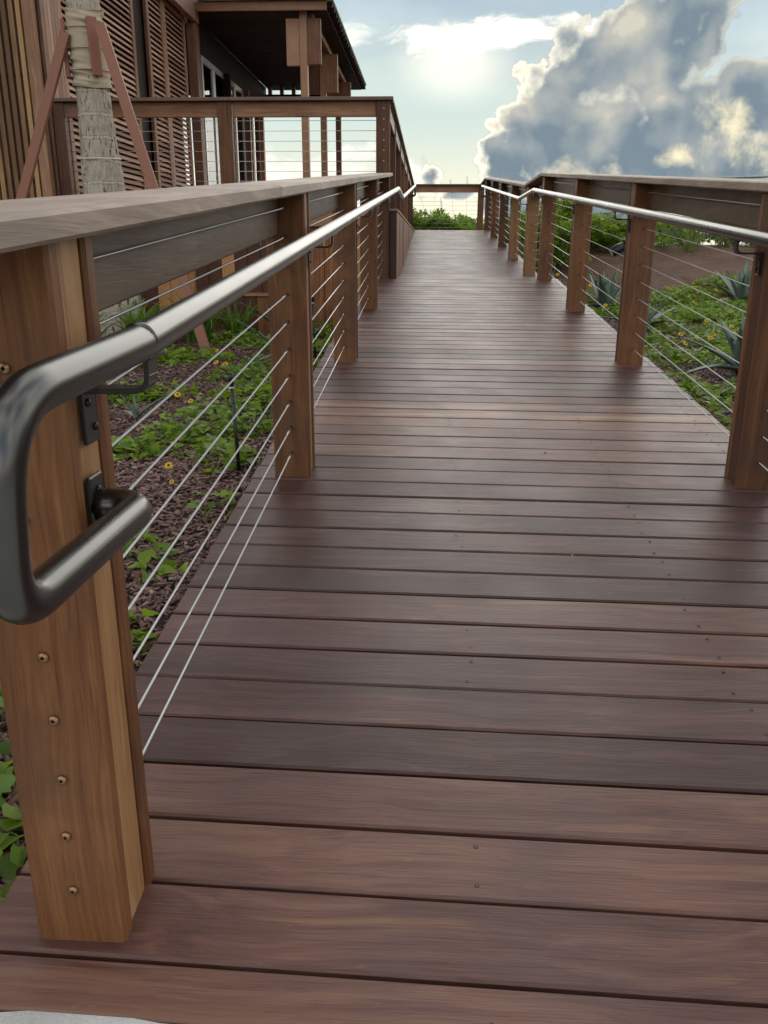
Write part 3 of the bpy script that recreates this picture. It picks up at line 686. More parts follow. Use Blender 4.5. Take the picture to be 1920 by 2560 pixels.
# slat screen on the near end
ss = sub('slat_screen', MB().box(-6.4, -2.945, 8.872, 8.90, 2.700, 2.735, .002).box(-6.4, -2.945, 8.872, 8.90, 1.715, 1.745, .002).box(-6.4, -2.945, 8.872, 8.90, 4.3, 4.34, .002), DARKROOM, HO, (-4.6, 8.88, .3))
sme = MB().box(-.0235, .0235, -.018, .018, 0, 4.4, .003).mesh('slat'); sme.materials.append(SCREEN)
for i in range(46): link('slat', sme, None, ss, (-2.985 - i * .0735 + 4.6, -.028 + random.uniform(-.001, .001), 0))
# porch
for i in range(48): 
    if i == 0: sob = MB().box(-1.08, 1.08, 0, .138, 0, .018, .003).mesh('soffit_board'); sob.materials.append(SOFF)
    link('soffit_board', sob, None, HO, (-1.695 - HX, 14.23 + i * .1405 - 9.0, 4.60 - ZU))
sub('fascia', MB().box(-2.62, -.60, 14.185, 14.222, 4.565, 4.69, .004), HOUX, HO, (-1.6, 14.2, 4.6))
cr = MB(); NP = 62; yy = np.linspace(14.12, 21.1, NP * 4 + 1); prof = [(0, 0), (.25, 0), (.4, 1), (.85, 1)]
pr = [(14.12 + (i + t) * (21.1 - 14.12) / NP, 4.695 + .030 * hgt) for i in range(NP) for t, hgt in prof]
vs = [(x, y_, z_) for y_, z_ in pr for x in (-2.5, -.50)] + [(x, y_, z_ + .004) for y_, z_ in pr for x in (-2.5, -.50)]
k_ = len(pr) * 2; cr.add(vs, [(2 * i, 2 * i + 1, 2 * i + 3, 2 * i + 2) for i in range(len(pr) - 1)] + [(k_ + 2 * i, k_ + 2 * i + 2, k_ + 2 * i + 3, k_ + 2 * i + 1) for i in range(len(pr) - 1)] + [(2 * i + 1, k_ + 2 * i + 1, k_ + 2 * i + 3, 2 * i + 3) for i in range(len(pr) - 1)])
sub('porch_roof', cr, ROOFM, HO, (-1.5, 17, 4.7))
for i in range(24):
    if i == 0: raf = MB().box(-.45, .10, -.02, .02, -.075, -.002, .002).mesh('rafter_tail'); raf.materials.append(SOFF)
    link('rafter_tail', raf, None, HO, (-.62 - HX, 14.3 + i * .292 - 9.0, 4.694 - ZU))
for yc in (14.40, 16.83, 19.45):
    c = sub('column', MB().box(-1.05, -.935, yc - .06, yc + .06, ZU, 4.60, .005), HOUZ, HO, (-.99, yc, ZU))
    for a, b in ((-1.262, -1.053), (-.932, -.718)): sub('bracket_block', MB().box(a, b, yc - .045, yc + .045, 3.838 if a < -1 else 3.855, 4.495, .004), HOUZ, c, ((a + b) / 2, yc, 4.1))
sub('porch_beam', MB().box(-.928, -.85, 14.46, 20.6, 4.50, 4.598, .004), POSTL, HO, (-.9, 17, 4.5))  # pale colour stands in for the light the beam catches
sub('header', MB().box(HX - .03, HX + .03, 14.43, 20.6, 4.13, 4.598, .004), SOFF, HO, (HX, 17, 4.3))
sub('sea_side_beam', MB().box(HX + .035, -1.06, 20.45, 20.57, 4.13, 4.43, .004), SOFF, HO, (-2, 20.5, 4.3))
for i in range(7): sub('rafter', MB().box(-2.7 + i * .27, -2.62 + i * .27, 20.45, 20.56, 4.432, 4.598, .003), HOUX, HO, (-2.6 + i * .27, 20.5, 4.5))
dy = [14.95, 15.75, 16.55, 17.35, 18.15, 18.95, 19.70]
for i, (a, b) in enumerate(zip(dy[:-1], dy[1:])):
    f = MB(); 
    for u, v in ((a + .004, a + .075), (b - .075, b - .004)): f.box(HX - .025, HX + .025, u, v, ZU + .03, 4.128, .004)
    f.box(HX - .024, HX + .024, a + .076, b - .076, ZU + .03, ZU + .14, .003); f.box(HX - .024, HX + .024, a + .076, b - .076, 4.03, 4.128, .003)
    d = sub('glass_door', f, ALU if i in (0, 1, 3) else HOUZ, HO, (HX, (a + b) / 2, ZU))
    sub('pane', MB().box(HX - .004, HX + .004, a + .076, b - .076, ZU + .141, 4.029, .001), GLASS, d, (HX, (a + b) / 2, 3))
sub('post', MB().box(-2.86, -2.66, 16.46, 16.56, ZU, 4.125, .004), SOFF, HO, (-2.76, 16.5, ZU))
sub('post', MB().box(-2.86, -2.66, 18.1, 18.2, ZU, 4.125, .004), HOUZ, HO, (-2.76, 18.1, ZU))
sub('post', MB().box(-2.86, -2.70, 19.72, 19.86, ZU, 4.125, .004), HOUZ, HO, (-2.76, 19.8, ZU))

# ------------------------------------------------------------------ palm and its props
PT = thing('palm_tree', 'ringed grey palm trunk wrapped in burlap, standing before the house shutters', 'tree', (-1.985, 8.0, .15))
def axis(z): return Vector((-1.935 - .033 * (z - .4), 8.0 + .01 * (z - .4), z))
def trad(z): return .150 + .042 * float(sstep(2.35, 1.45, z)) + .07 * math.exp(-max(0, z - .15) / .35) - .010 * max(0, z - 2.3)
tv = []; tf = []; NT = 30; zs = np.arange(.1, 6.2, .035)
for i, z in enumerate(zs):
    fr_ = (z * 5.2) % 1.; r0 = trad(z) + .006 * (fr_ < .12) - .003 * fr_
    c = axis(z)
    for j in range(NT):
        a = 2 * PI * j / NT; r = r0 + .004 * math.sin(3 * a + z * 2) + random.uniform(-.0022, .0022)
        tv.append((c.x + r * math.cos(a), c.y + r * math.sin(a), z + .008 * math.sin(2 * a + z)))
for i in range(len(zs) - 1):
    for j in range(NT): tf.append((i * NT + j, i * NT + (j + 1) % NT, (i + 1) * NT + (j + 1) % NT, (i + 1) * NT + j))
part('trunk', MB().add(tv, tf), BARK, PT, True)
bv = []; bf = []; zs = np.arange(2.44, 3.06, .009); NB = 48
for i, z in enumerate(zs):
    c = axis(z)
    for j in range(NB):
        a = 2 * PI * j / NB
        fold = .011 * math.sin(z * 62 + 1.6 * math.sin(a * 1 + .5) + .9 * math.sin(2 * a)) + .006 * math.sin(z * 131 + 2.3 * math.sin(a + 2)) + .004 * math.sin(5 * a + z * 9)
        r = trad(z) + .014 + fold * (.5 + .5 * math.sin(z * 9 + a)) * min(1, (z - 2.43) * 12 + .2)
        if z < 2.47 or z > 3.03: r += .006 * math.sin(7 * a) + .004
        bv.append((c.x + r * math.cos(a), c.y + r * math.sin(a), z + .012 * math.sin(2 * a + .7)))
for i in range(len(zs) - 1):
    for j in range(NB): bf.append((i * NB + j, i * NB + (j + 1) % NB, (i + 1) * NB + (j + 1) % NB, (i + 1) * NB + j))
part('burlap_wrap', MB().add(bv, bf), BURLAP, PT, True)
def hoop(z, r, rr, mat, name):
    c = axis(z); ps = [(c.x + r * math.cos(a), c.y + r * math.sin(a), z + .01 * math.sin(a)) for a in np.linspace(0, 2 * PI, 33)]
    part(name, MB().tube(ps, rr, 6, False), mat, PT, True)
for z in (2.58, 2.75, 2.915): hoop(z, trad(z) + .026, .0035, PAINT, 'strap')
hoop(1.86, trad(1.86) + .004, .006, WHITEP, 'tie')
for sx_, yy_ in ((-.95, -.32), (.62, -.80)):
    for z0_, z1_ in ((2.52, 2.98),):
        c = axis(2.75); d_ = Vector((sx_, yy_, 0)).normalized(); p = c + d_ * (trad(2.75) + .040)
        a_ = axis(z0_) + d_ * (trad(z0_) + .045); b_ = axis(z1_) + d_ * (trad(z1_) + .045)
        part('cleat', MB().bar(a_, b_, .085, .036, .003, d_), PAINT, PT)
# crown above the frame
fm = MB()
for i in range(14):
    a = i * 2.4; lean = .5 + .5 * (i % 3) / 2; p0 = axis(6.1); d = Vector((math.cos(a), math.sin(a), 0)); mid = []
    for t in np.linspace(0, 1, 12): mid.append(p0 + d * (2.1 * t * lean) + Vector((0, 0, 1.5 * t - 1.9 * t * t * lean)))
    fm.tube(mid, [.02 * (1 - .8 * t) for t in np.linspace(0, 1, 12)], 5)
    for t in np.linspace(.12, 1, 34):
        f = t * 11; i0 = min(10, int(f)); p = mid[i0].lerp(mid[i0 + 1], f - i0); tan = (mid[i0 + 1] - mid[i0]).normalized(); sd = tan.cross(Vector((0, 0, 1))).normalized()
        for s_ in (-1, 1):
            L = .5 * math.sin(PI * min(1, t * .9 + .1)) + .12; tip = p + (sd * s_ + tan * .6 + Vector((0, 0, -.35))).normalized() * L
            fm.add([p, p + tan * .018, tip], [(0, 1, 2)])
part('crown', fm, LEAF_P, PT)
for nm, a_, b_, lab in (('tree_prop', (-1.80, 7.79, 2.90), (-.885, 7.27, .12), 'red brown painted prop sloping from the palm down to the right'), ('tree_prop', (-2.145, 7.88, 2.86), (-3.22, 7.72, .12), 'red brown painted prop sloping from the palm down to the left, before the slat screen')):
    m = MB().bar(b_, a_, .088, .040, .003, Vector((0, -1, .2))); o = part(nm, m, PAINT); tag(o, lab, 'prop', 'timber props holding up the palm')

# ------------------------------------------------------------------ foliage helpers
def frames(dirs, rolls):
    """rotation matrices with local +Y along dirs"""
    Y = dirs / np.linalg.norm(dirs, axis=1, keepdims=True); up = np.tile([0., 0., 1.], (len(Y), 1)); bad = np.abs(Y[:, 2]) > .97; up[bad] = [1, 0, 0]
    X = np.cross(Y, up); X /= np.linalg.norm(X, axis=1, keepdims=True); Z = np.cross(X, Y); c, s_ = np.cos(rolls)[:, None], np.sin(rolls)[:, None]
    X2 = X * c + Z * s_; Z2 = np.cross(X2, Y); return np.stack([X2, Y, Z2], 2)
def scatter(tv, tf, pos, dirs, rolls, scales):
    R = frames(dirs, rolls); n = len(pos); T = np.asarray(tv, float)
    Vv = np.einsum('nij,kj->nki', R, T) * np.asarray(scales)[:, None, None] + pos[:, None, :]
    F = np.asarray(tf)[None] + (np.arange(n) * len(T))[:, None, None]
    return Vv.reshape(-1, 3), F.reshape(-1, F.shape[2])
def fan_leaf(outline, fold=.18, droop=.25):
    """leaf from a half outline [(y, halfwidth)...]: centre line plus two edges, quads"""
    v = []; f = []
    for y_, w in outline:
        zc = -droop * y_ * y_; v += [(-w, y_, zc + fold * w), (0, y_, zc), (w, y_, zc + fold * w)]
    for i in range(len(outline) - 1):
        a = i * 3; b = a + 3; f += [(a, a + 1, b + 1, b), (a + 1, a + 2, b + 2, b + 1)]
    return v, f
VINE = fan_leaf([(0, .03), (.16, .40), (.34, .52), (.44, .33), (.66, .22), (.82, .13), (1, .01)], .22, .25)
VINE2 = fan_leaf([(0, .04), (.22, .34), (.5, .36), (.78, .22), (1, .01)], .3, .35)
SPAT = fan_leaf([(0, .03), (.35, .10), (.7, .21), (.9, .17), (1, .02)], .25, .3)

def vine_bed(name, patches, dens, smin, smax, label):
    """low vine: patches (x, y, radius, height)"""
    P, Dd, Rr, Sc = [], [], [], []; stems = MB()
    for (x, y, r, h) in patches:
        n = int(dens * r * r * PI); a = RNG.random(n) * 2 * PI; q = r * np.sqrt(RNG.random(n)) * (1 + .25 * np.sin(3 * a + x * 7)); px, py = x + q * np.cos(a), y + q * np.sin(a) 
        hz = RNG.random(n) ** 1.3 * h * np.clip(1.15 - (q / r) ** 2, .1, 1); ok = ((px < XL - .01) | (px > XR + .02)) & (py > .75)
        px, py, hz, a = px[ok], py[ok], hz[ok], a[ok]; n = len(px)
        P.append(np.stack([px, py, zg(px, py) + .012 + hz], 1)); al = a + RNG.normal(0, 1.2, n)
        Dd.append(np.stack([np.cos(al), np.sin(al), RNG.normal(.25, .45, n)], 1)); Rr.append(RNG.normal(0, .45, n)); Sc.append(RNG.uniform(smin, smax, n))
        for k in range(int(6 * r / .2)):
            i = RNG.integers(0, max(1, n)) if n else 0
            if n:
                p = Vector(P[-1][i]); b = Vector((x + (p.x - x) * .2, y + (p.y - y) * .2, 0)); b.z = float(zg(b.x, b.y)) + .01
                if b.x < XL - .02 or b.x > XR + .03: stems.tube([b, b.lerp(p, .5) + Vector((0, 0, .012)), p], .0016, 4, False)
    P, Dd, Rr, Sc = map(np.concatenate, (P, Dd, Rr, Sc)); m = RNG.random(len(P)) < .6
    V1, F1 = scatter(*VINE, P[m], Dd[m], Rr[m], Sc[m]); V2, F2 = scatter(*VINE2, P[~m], Dd[~m], Rr[~m], Sc[~m] * .9)
    V = np.concatenate([V1, V2]); F = np.concatenate([F1, F2 + len(V1)])
    o = link(name, npmesh(name, V, F), LEAF_G); tag(o, label, 'ground cover', kind='stuff')
    so = link('vine_stems', stems.mesh('vine_stems'), STEM, o); so['kind'] = 'stuff'
LP = [(-.93, 5.2, .28, .09), (-.70, 5.35, .22, .08), (-.41, 3.93, .16, .07), (-.26, 3.95, .17, .08), (-.26, 4.24, .18, .12), (-.09, 4.2, .24, .16), (-.14, 4.75, .25, .17), (.08, 4.3, .22, .16), (-.05, 5.24, .26, .14), (.12, 5.0, .2, .15),
      (-.32, 5.96, .24, .11), (-.21, 6.32, .26, .12), (-.84, 6.78, .30, .10), (-1.15, 6.87, .28, .10), (-1.3, 6.6, .26, .09), (.12, 3.68, .20, .13), (.10, 2.5, .11, .10), (-.02, 2.62, .10, .09), (.20, 2.42, .08, .07), (.27, 1.95, .10, .09), (.33, 1.78, .09, .10),
      (.02, 1.60, .16, .14), (.12, 1.40, .16, .14), (.22, 1.22, .16, .12), (.28, 1.05, .13, .10), (-.08, 1.3, .2, .15), (-.25, 1.7, .22, .14), (-.43, 3.82, .15, .08), (.08, 5.5, .22, .12), (.05, 6.3, .26, .13), (.21, 6.97, .22, .14), (.06, 8.5, .3, .15), (-.2, 7.6, .4, .12), (-.75, 7.9, .35, .12), (-1.6, 6.4, .4, .09), (-2.3, 6.9, .5, .12), (-1.9, 5.4, .5, .1), (.22, 7.9, .2, .12), (.25, 3.0, .1, .08)]
LP = [(x, y, r * (.9 if y > 2.2 else 1), h) for x, y, r, h in LP]
vine_bed('ground_cover', LP, 880, .038, .066, 'low lobed-leaf vine spreading over the bark mulch left of the ramp')
RP = [(2.94, 6.8, .30, .12), (2.72, 5.55, .26, .12), (2.62, 4.55, .17, .10), (2.72, 5.0, .24, .12), (2.95, 5.3, .2, .1), (3.1, 6.5, .3, .12), (3.4, 6.9, .35, .1), (3.41, 8.6, .4, .13), (3.9, 9.7, .5, .12), (4.3, 9.6, .5, .12), (4.6, 10.4, .6, .13), (4.45, 11.4, .5, .14), (5.2, 11.9, .6, .16), (4.1, 11.1, .5, .13), (3.4, 10.1, .45, .13), (3.25, 11.0, .4, .13), (3.05, 11.7, .35, .12), (3.07, 7.74, .35, .12),
      (3.6, 7.6, .35, .12), (2.75, 9.0, .3, .12), (2.8, 10.0, .35, .12), (2.75, 7.4, .26, .1), (3.9, 8.4, .4, .1), (4.4, 8.9, .4, .1), (5.2, 10.6, .6, .12), (2.7, 11.0, .3, .12), (2.6, 6.3, .2, .1), (2.55, 3.7, .12, .08), (2.9, 4.2, .2, .08), (3.4, 5.6, .25, .08)]
RP = [(x, y, r * (.72 if y < 9.3 else .85), h) for x, y, r, h in RP]
vine_bed('ground_cover', RP, 1000, .035, .065, 'low green vine with small leaves spreading over the mulch right of the ramp')

def chips(name, boxes, label):
    P = []
    for x0, x1, y0_, y1_, n in boxes:
        P.append(np.stack([RNG.uniform(x0, x1, n), RNG.uniform(y0_, y1_, n)], 1))
    P = np.concatenate(P); n = len(P); base = np.array([(-.5, -.14, 0), (-.1, -.2, .05), (.5, -.08, 0), (.42, .16, .03), (-.05, .2, -.02), (-.45, .12, .04)]); 
    z = zg(P[:, 0], P[:, 1]) + RNG.uniform(.000, .016, n); L = RNG.uniform(.015, .043, n); a = RNG.random(n) * 2 * PI; ti = RNG.normal(0, .28, n); rl = RNG.normal(0, .35, n)
    d = np.stack([np.cos(a) * np.cos(ti), np.sin(a) * np.cos(ti), np.sin(ti)], 1)
    T = np.concatenate([base[:, [1, 0, 2]], base[:, [1, 0, 2]] * .93 + [0, 0, .1]]); F = [(i, (i + 1) % 6, 6 + (i + 1) % 6, 6 + i) for i in range(6)] + [(6, 7, 8, 9), (6, 9, 10, 11)]
    V, F = scatter(T, F, np.stack([P[:, 0], P[:, 1], z], 1), d, rl, L)
    tag(link(name, npmesh(name, V, F), CHIP), label, 'mulch', kind='stuff')
chips('bark_mulch', [(-.55, .40, .85, 4.2, 12500), (-1.3, .40, 4.2, 8.9, 12500), (-2.6, -1.3, 5.5, 8.6, 2200)], 'loose dark red bark chips covering the bed left of the ramp')
chips('bark_mulch', [(2.41, 3.4, 3.0, 6.5, 6000), (2.41, 4.8, 6.5, 11.5, 9000)], 'loose dark bark chips covering the bed right of the ramp')

# pine straw on the mound
n = 9000; px = RNG.uniform(2.45, 7.5, n); py = 11.4 + RNG.random(n) * 4.2; a = RNG.random(n) * 2 * PI
V, F = scatter([(-.006, -.5, 0), (.006, -.5, 0), (.006, .5, .02), (-.006, .5, .02)], [(0, 1, 2, 3)], np.stack([px, py, zg(px, py) + RNG.uniform(.003, .03, n)], 1), np.stack([np.cos(a), np.sin(a), RNG.normal(0, .25, n)], 1), RNG.normal(0, .6, n), RNG.uniform(.08, .22, n))
tag(link('pine_straw', npmesh('pine_straw', V, F), leafy('pine_straw_needle', (.10, .050, .028), (.20, .11, .066), (.34, .22, .14), .05, .8)), 'brown straw lying over the bare mound right of the ramp', 'straw', kind='stuff')

# ------------------------------------------------------------------ agaves: every leaf a part
def agave_leaf(L, w, curve):
    v = []; f = []; N = 9
    for i in range(N):
        t = i / (N - 1); ww = w * (.55 + .45 * math.sin(PI * min(1, t * 1.25 + .12))) * (1 - t ** 4) + .002; y_ = L * t; zc = -curve * L * t * t
        if t > .9: ww = w * .1
        if i == N - 1: ww = .001
        v += [(-ww, y_, zc + ww * .42), (-ww * .5, y_, zc + .006), (0, y_, zc), (ww * .5, y_, zc + .006), (ww, y_, zc + ww * .42), (0, y_, zc - .012 * (1 - t))]
    for i in range(N - 1):
        a = i * 6; b = a + 6
        for j in range(4): f.append((a + j, a + j + 1, b + j + 1, b + j))
        f += [(a + 4, a + 5, b + 5, b + 4), (a + 5, a, b, b + 5)]
    m = MB().add(v, f); m.smooth = True; me = m.mesh('leaf'); me.materials.append(LEAF_A); return me
AL = [agave_leaf(.52, .066, .05), agave_leaf(.58, .070, .16), agave_leaf(.58, .060, .42), agave_leaf(.48, .062, -.03)]
def agave(x, y, s, label, n=15, seed=0, flop=()):
    rr = random.Random(seed); t = thing('agave', label, 'agave', (x, y, float(zg(x, y)) - .01), 'blue green agaves in the beds')
    for i in range(n):
        a = i * 2.4 + rr.uniform(-.2, .2); u = i / (n - 1); el_ = math.radians(86 - 58 * u + rr.uniform(-6, 6)); me = AL[3] if u < .25 else AL[0] if u < .5 else AL[1] if u < .8 else AL[2]
        k = .88 * s * rr.uniform(.88, 1.12) * (.9 + .15 * math.sin(PI * u))
        M = Matrix.Rotation(a, 4, 'Z') @ Matrix.Rotation(el_, 4, 'X')
        o = link('leaf', me, None, t, (0, 0, .02)); o.rotation_euler = M.to_euler(); o.scale = (k, k, k)
    return t
agave(3.36, 6.10, 1.12, 'big blue green agave beside the nearest right hand post, one leaf drooping left', 15, 1)
agave(3.20, 8.60, 1.0, 'blue green agave half hidden behind the second right hand post', 14, 2)
agave(3.28, 10.75, 1.15, 'broad upright agave beside the black pole of the solar spotlight', 15, 3)
agave(5.05, 11.05, 1.15, 'tall pale agave standing before the bare brown mound', 15, 4)
agave(2.62, 11.4, .9, 'small agave seen low between the two posts before the landing', 12, 5)
agave(-.10, 6.85, .95, 'grey green agave with long arching leaves left of the second post', 11, 6)
agave(-.40, 8.45, .95, 'grey green agave against the deck skirting, between the posts left of the ramp', 10, 7)
agave(-.60, 4.55, .42, 'lone grey green curling agave leaves in the mulch under the handrail', 4, 8)

# ------------------------------------------------------------------ strap-leaved lily clumps
def strap_leaf(L, w, arch, N=9):
    v = []; f = []
    y_ = z_ = 0.; ang = math.radians(80)
    for i in range(N):
        t = i / (N - 1); ww = w * (.6 + .5 * math.sin(PI * min(1, t + .15))) * (1 - t ** 5) + .0006
        v += [(-ww, y_, z_ + ww * .35), (0, y_, z_), (ww, y_, z_ + ww * .35)]
        ang -= math.radians(arch) / (N - 1) * (.4 + 1.2 * t); y_ += L / (N - 1) * math.cos(ang); z_ += L / (N - 1) * math.sin(ang)
    for i in range(N - 1):
        a = i * 3; b = a + 3; f += [(a, a + 1, b + 1, b), (a + 1, a + 2, b + 2, b + 1)]
    m = MB().add(v, f); m.smooth = True; me = m.mesh('leaf'); me.materials.append(LEAF_L); return me
SLV = [strap_leaf(.62, .017, 55), strap_leaf(.70, .016, 95), strap_leaf(.66, .015, 135), strap_leaf(.5, .018, 35)]
def lily(x, y, s, label, n, seed):
    rr = random.Random(seed); t = thing('lily_clump', label, 'lily', (x, y, float(zg(x, y)) - .01), 'green strap leaved lilies by the palm')
    for i in range(n):
        k = s * rr.uniform(.75, 1.15); o = link('leaf', rr.choice(SLV), None, t, (rr.uniform(-.09, .09) * s, rr.uniform(-.09, .09) * s, 0)); o.rotation_euler = (rr.uniform(-.2, .2), rr.uniform(-.2, .2), rr.uniform(0, 2 * PI)); o.scale = (k, k, k)
lily(-1.15, 7.95, 1.0, 'dense green strap leaved lily right of the sloping prop foot', 60, 1)
lily(-1.62, 7.55, .95, 'green strap leaved lily between the palm trunk and the prop', 50, 2)
lily(-2.05, 7.35, .9, 'green strap leaved lily in front of the palm base', 46, 3)
lily(-.85, 8.25, .8, 'green strap leaved lily against the small timber box', 34, 4)
lily(-2.6, 7.7, .9, 'green strap leaved lily left of the palm base', 40, 5)

# ------------------------------------------------------------------ yellow daisies
pv, pf = fan_leaf([(.16, .05), (.4, .13), (.75, .16), (.95, .09), (1, .02)], .1, .1)
def flower_meshes():
    m = MB()
    for i in range(12):
        a = i * PI / 6; c, s_ = math.cos(a), math.sin(a); k = .026
        m.add([((x * c - y_ * s_) * k, (x * s_ + y_ * c) * k, z_ * k) for x, y_, z_ in pv], pf)
    pe = m.mesh('petals'); pe.materials.append(PETAL)
    m = MB().lathe([(.0072, .000), (.0075, .003), (.005, .0065), (.001, .0075)], 10); m.smooth = True; e_ = m.mesh('eye'); e_.materials.append(EYE)
    st_ = MB().tube([(0, 0, -.08), (.006, 0, -.04), (0, 0, 0)], .0014, 5).mesh('stem'); st_.materials.append(STEM)
    return pe, e_, st_
FPE, FEY, FST = flower_meshes()
def flower(x, y, label, s=1., h=.10, tilt=(.7, 0)):
    t = thing('yellow_daisy', label, 'flower', (x, y, float(zg(x, y)) + h), 'yellow daisies with dark eyes')
    t.rotation_euler = (tilt[0], tilt[1], random.uniform(-.5, .5)); t.scale = (s, s, s)
    link('petals', FPE, None, t); link('eye', FEY, None, t); link('stem', FST, None, t)
FL = [((-.47, 4.93), 'yellow daisy open over the mulch below the handrail bracket', .9), ((-.56, 6.24), 'yellow daisy, left one of the pair beside the irrigation riser', .9), ((-.47, 6.16), 'yellow daisy, right one of the pair nearest the riser tip', 1.), ((-.70, 6.8), 'yellow daisy above the pair, by the prop foot', .9),
      ((-.33, 4.72), 'half open yellow daisy just right of the one below the bracket', .7), ((-.03, 3.32), 'wilting yellow daisy with bent petals over the mulch', .8), ((.05, 3.1), 'fallen yellow petal bloom low between two cables', .45), ((.05, 8.45), 'yellow daisy at the skirting between the second and third left posts', .9)]
for (x, y), lab, s in FL: flower(x, y, lab, s * .95, .09)
FRp = [(3.33, 8.62), (3.4, 8.43), (3.34, 7.67), (3.43, 7.49), (3.53, 7.44), (3.65, 7.74), (3.21, 7.07), (3.91, 8.77), (4.4, 9.52), (4.28, 11.58), (4.38, 11.48), (4.03, 11.43), (4.89, 11.54), (4.64, 11.69), (4.36, 10.69), (3.84, 7.74), (4.0, 8.29)]
ORD = 'first second third fourth fifth sixth seventh eighth ninth tenth eleventh twelfth thirteenth fourteenth fifteenth sixteenth seventeenth'.split()
FRp.sort(key=lambda p: (p[0] - 1.064) / p[1])
for i, (x, y) in enumerate(FRp): flower(x, y, 'small yellow daisy beyond the nearest right bay, ' + ORD[i] + ' from the left', .95 if y < 9 else 1.15, .10, (.8, .1))
for i, (x, y) in enumerate([(3.41, 11.68), (3.42, 11.5), (3.27, 11.79), (3.15, 10.13), (2.9, 12.4)]): flower(x, y, 'small yellow daisy past the second right post, ' + ('left of the upright agave,right of the upright agave,farther left by the mound foot,low beside the agave base,farthest by the dark shrub').split(',')[i], 1.1, .12, (.8, 0))

# ------------------------------------------------------------------ irrigation risers and solar light
def riser(x, y, top, label):
    z0 = float(zg(x, y)); t = thing('irrigation_riser', label, 'sprinkler riser', (x, y, z0), 'black irrigation risers')
    part('pipe', MB().tube([(x + .012, y, z0 - .05), (x, y, z0 + (top - z0) * .8)], .0085, 12), BLACKP, t, True)
    part('collar', MB().lathe([(.0125, 0), (.0125, .006)], 14, Matrix.Translation((x - .003, y, z0 + (top - z0) * .8 + .004))), WHITEP, t)
    part('nozzle', MB().lathe([(.0105, 0), (.0105, .03), (.0135, .032), (.0135, .05), (.008, .052), (.008, .062)], 14, Matrix.Translation((x - .003, y, z0 + (top - z0) * .8 + .010))), BLACKP, t, True)
    for k in range(5): part('clip', MB().lathe([(.0092, 0), (.0098, .002), (.0092, .004)], 12, Matrix.Translation((x + .01 - .0022 * k, y, z0 + .06 + k * .065))), BLACKP, t, True)
riser(.206, 3.55, .585, 'thin black irrigation riser with a white collar rising from the vine by the first bay')
riser(.10, 6.95, .76, 'thin black irrigation riser half hidden behind the second left post')
SLt = thing('solar_spotlight', 'black solar garden spotlight on a thin pole behind the second right hand post', 'garden light', (2.53, 6.4, .2))
part('pole', MB().tube([(2.527, 6.4, .15), (2.506, 6.4, 1.06)], .0085, 12), BLACKP, SLt, True)
part('spike_collar', MB().lathe([(.014, 0), (.018, .015), (.018, .04), (.012, .045)], 14, Matrix.Translation((2.507, 6.4, .50))), WHITEP, SLt, True)
def rbox(w, h, d, M, b=.004): 
    return MB().box(-w / 2, w / 2, -d / 2, d / 2, -h / 2, h / 2, b, lambda x, y, z: tuple(M @ Vector((x, y, z))))
Mh = Matrix.Translation((2.525, 6.40, 1.10)) @ Matrix.Rotation(.5, 4, 'Z') @ Matrix.Rotation(math.radians(-18), 4, 'Y')
part('panel_housing', rbox(.020, .125, .10, Mh), BLACKP, SLt); part('solar_panel', rbox(.004, .112, .088, Mh @ Matrix.Translation((.0125, 0, 0)), .001), SOLAR, SLt)
part('panel_rim', rbox(.012, .130, .006, Mh @ Matrix.Translation((0, -.053, 0)), .001), ALU, SLt)
Ml = Matrix.Translation((2.435, 6.40, 1.085)) @ Matrix.Rotation(math.radians(-32), 4, 'Y')
lm = MB().lathe([(.012, 0), (.030, .012), (.036, .05), (.036, .10), (.034, .108)], 18, Ml @ Matrix.Translation((.06, 0, 0)) @ Matrix.Rotation(-PI / 2, 4, 'Y')); part('lamp_head', lm, BLACKP, SLt, True)
part('lens', MB().lathe([(.033, 0), (.028, .004), (.01, .006)], 18, Ml @ Matrix.Translation((-.047, 0, 0)) @ Matrix.Rotation(-PI / 2, 4, 'Y')), LENS, SLt, True)
part('yoke', MB().tube([(2.505, 6.4, 1.05), (2.49, 6.4, 1.075), (2.47, 6.4, 1.09)], .008, 8), BLACKP, SLt, True)

# ------------------------------------------------------------------ shrubs
def shrub_mesh(seed, n=2300):
    rg = np.random.default_rng(seed); k = 26
    c = np.stack([rg.normal(0, .36, k), rg.normal(0, .36, k), rg.uniform(.2, .92, k)], 1); c[:, 2] *= np.clip(1.2 - np.hypot(c[:, 0], c[:, 1]) * .9, .35, 1)
    idx = rg.integers(0, k, n); u = rg.normal(0, 1, (n, 3)); u /= np.linalg.norm(u, axis=1, keepdims=True); u[:, 2] = np.abs(u[:, 2]) * .9 - .15
    p = c[idx] + u * (.13 + .10 * rg.random(n))[:, None]; p[:, 2] = np.clip(p[:, 2], .02, 2)
    d = u * .8 + rg.normal(0, .35, (n, 3)) + [0, 0, .35]
    V, F = scatter(*SPAT, p, d, rg.normal(0, .5, n), rg.uniform(.09, .15, n))
    fo = npmesh('foliage', V, F); fo.materials.append(LEAF_S)
    m = MB()
    for q in c: m.tube([(0, 0, 0), (q[0] * .4, q[1] * .4, q[2] * .45), tuple(q)], [.014, .010, .005], 5)
    st_ = m.mesh('stems'); st_.materials.append(TWIG); return fo, st_
SH = [shrub_mesh(s_) for s_ in range(5)]
def shrub(x, y, h, w, label, grp, i):
    z = float(zg(x, y)); t = thing('shrub', label, 'shrub', (x, y, z - .03), grp, random.uniform(0, 6.28)); t.scale = (w, w, h)
    link('foliage', SH[i % 5][0], None, t); link('stems', SH[i % 5][1], None, t)
GA, GB, GC = 'shrubs on the mound before the mesh fence', 'shrubs behind the mesh fence', 'shrubs behind the far railing'
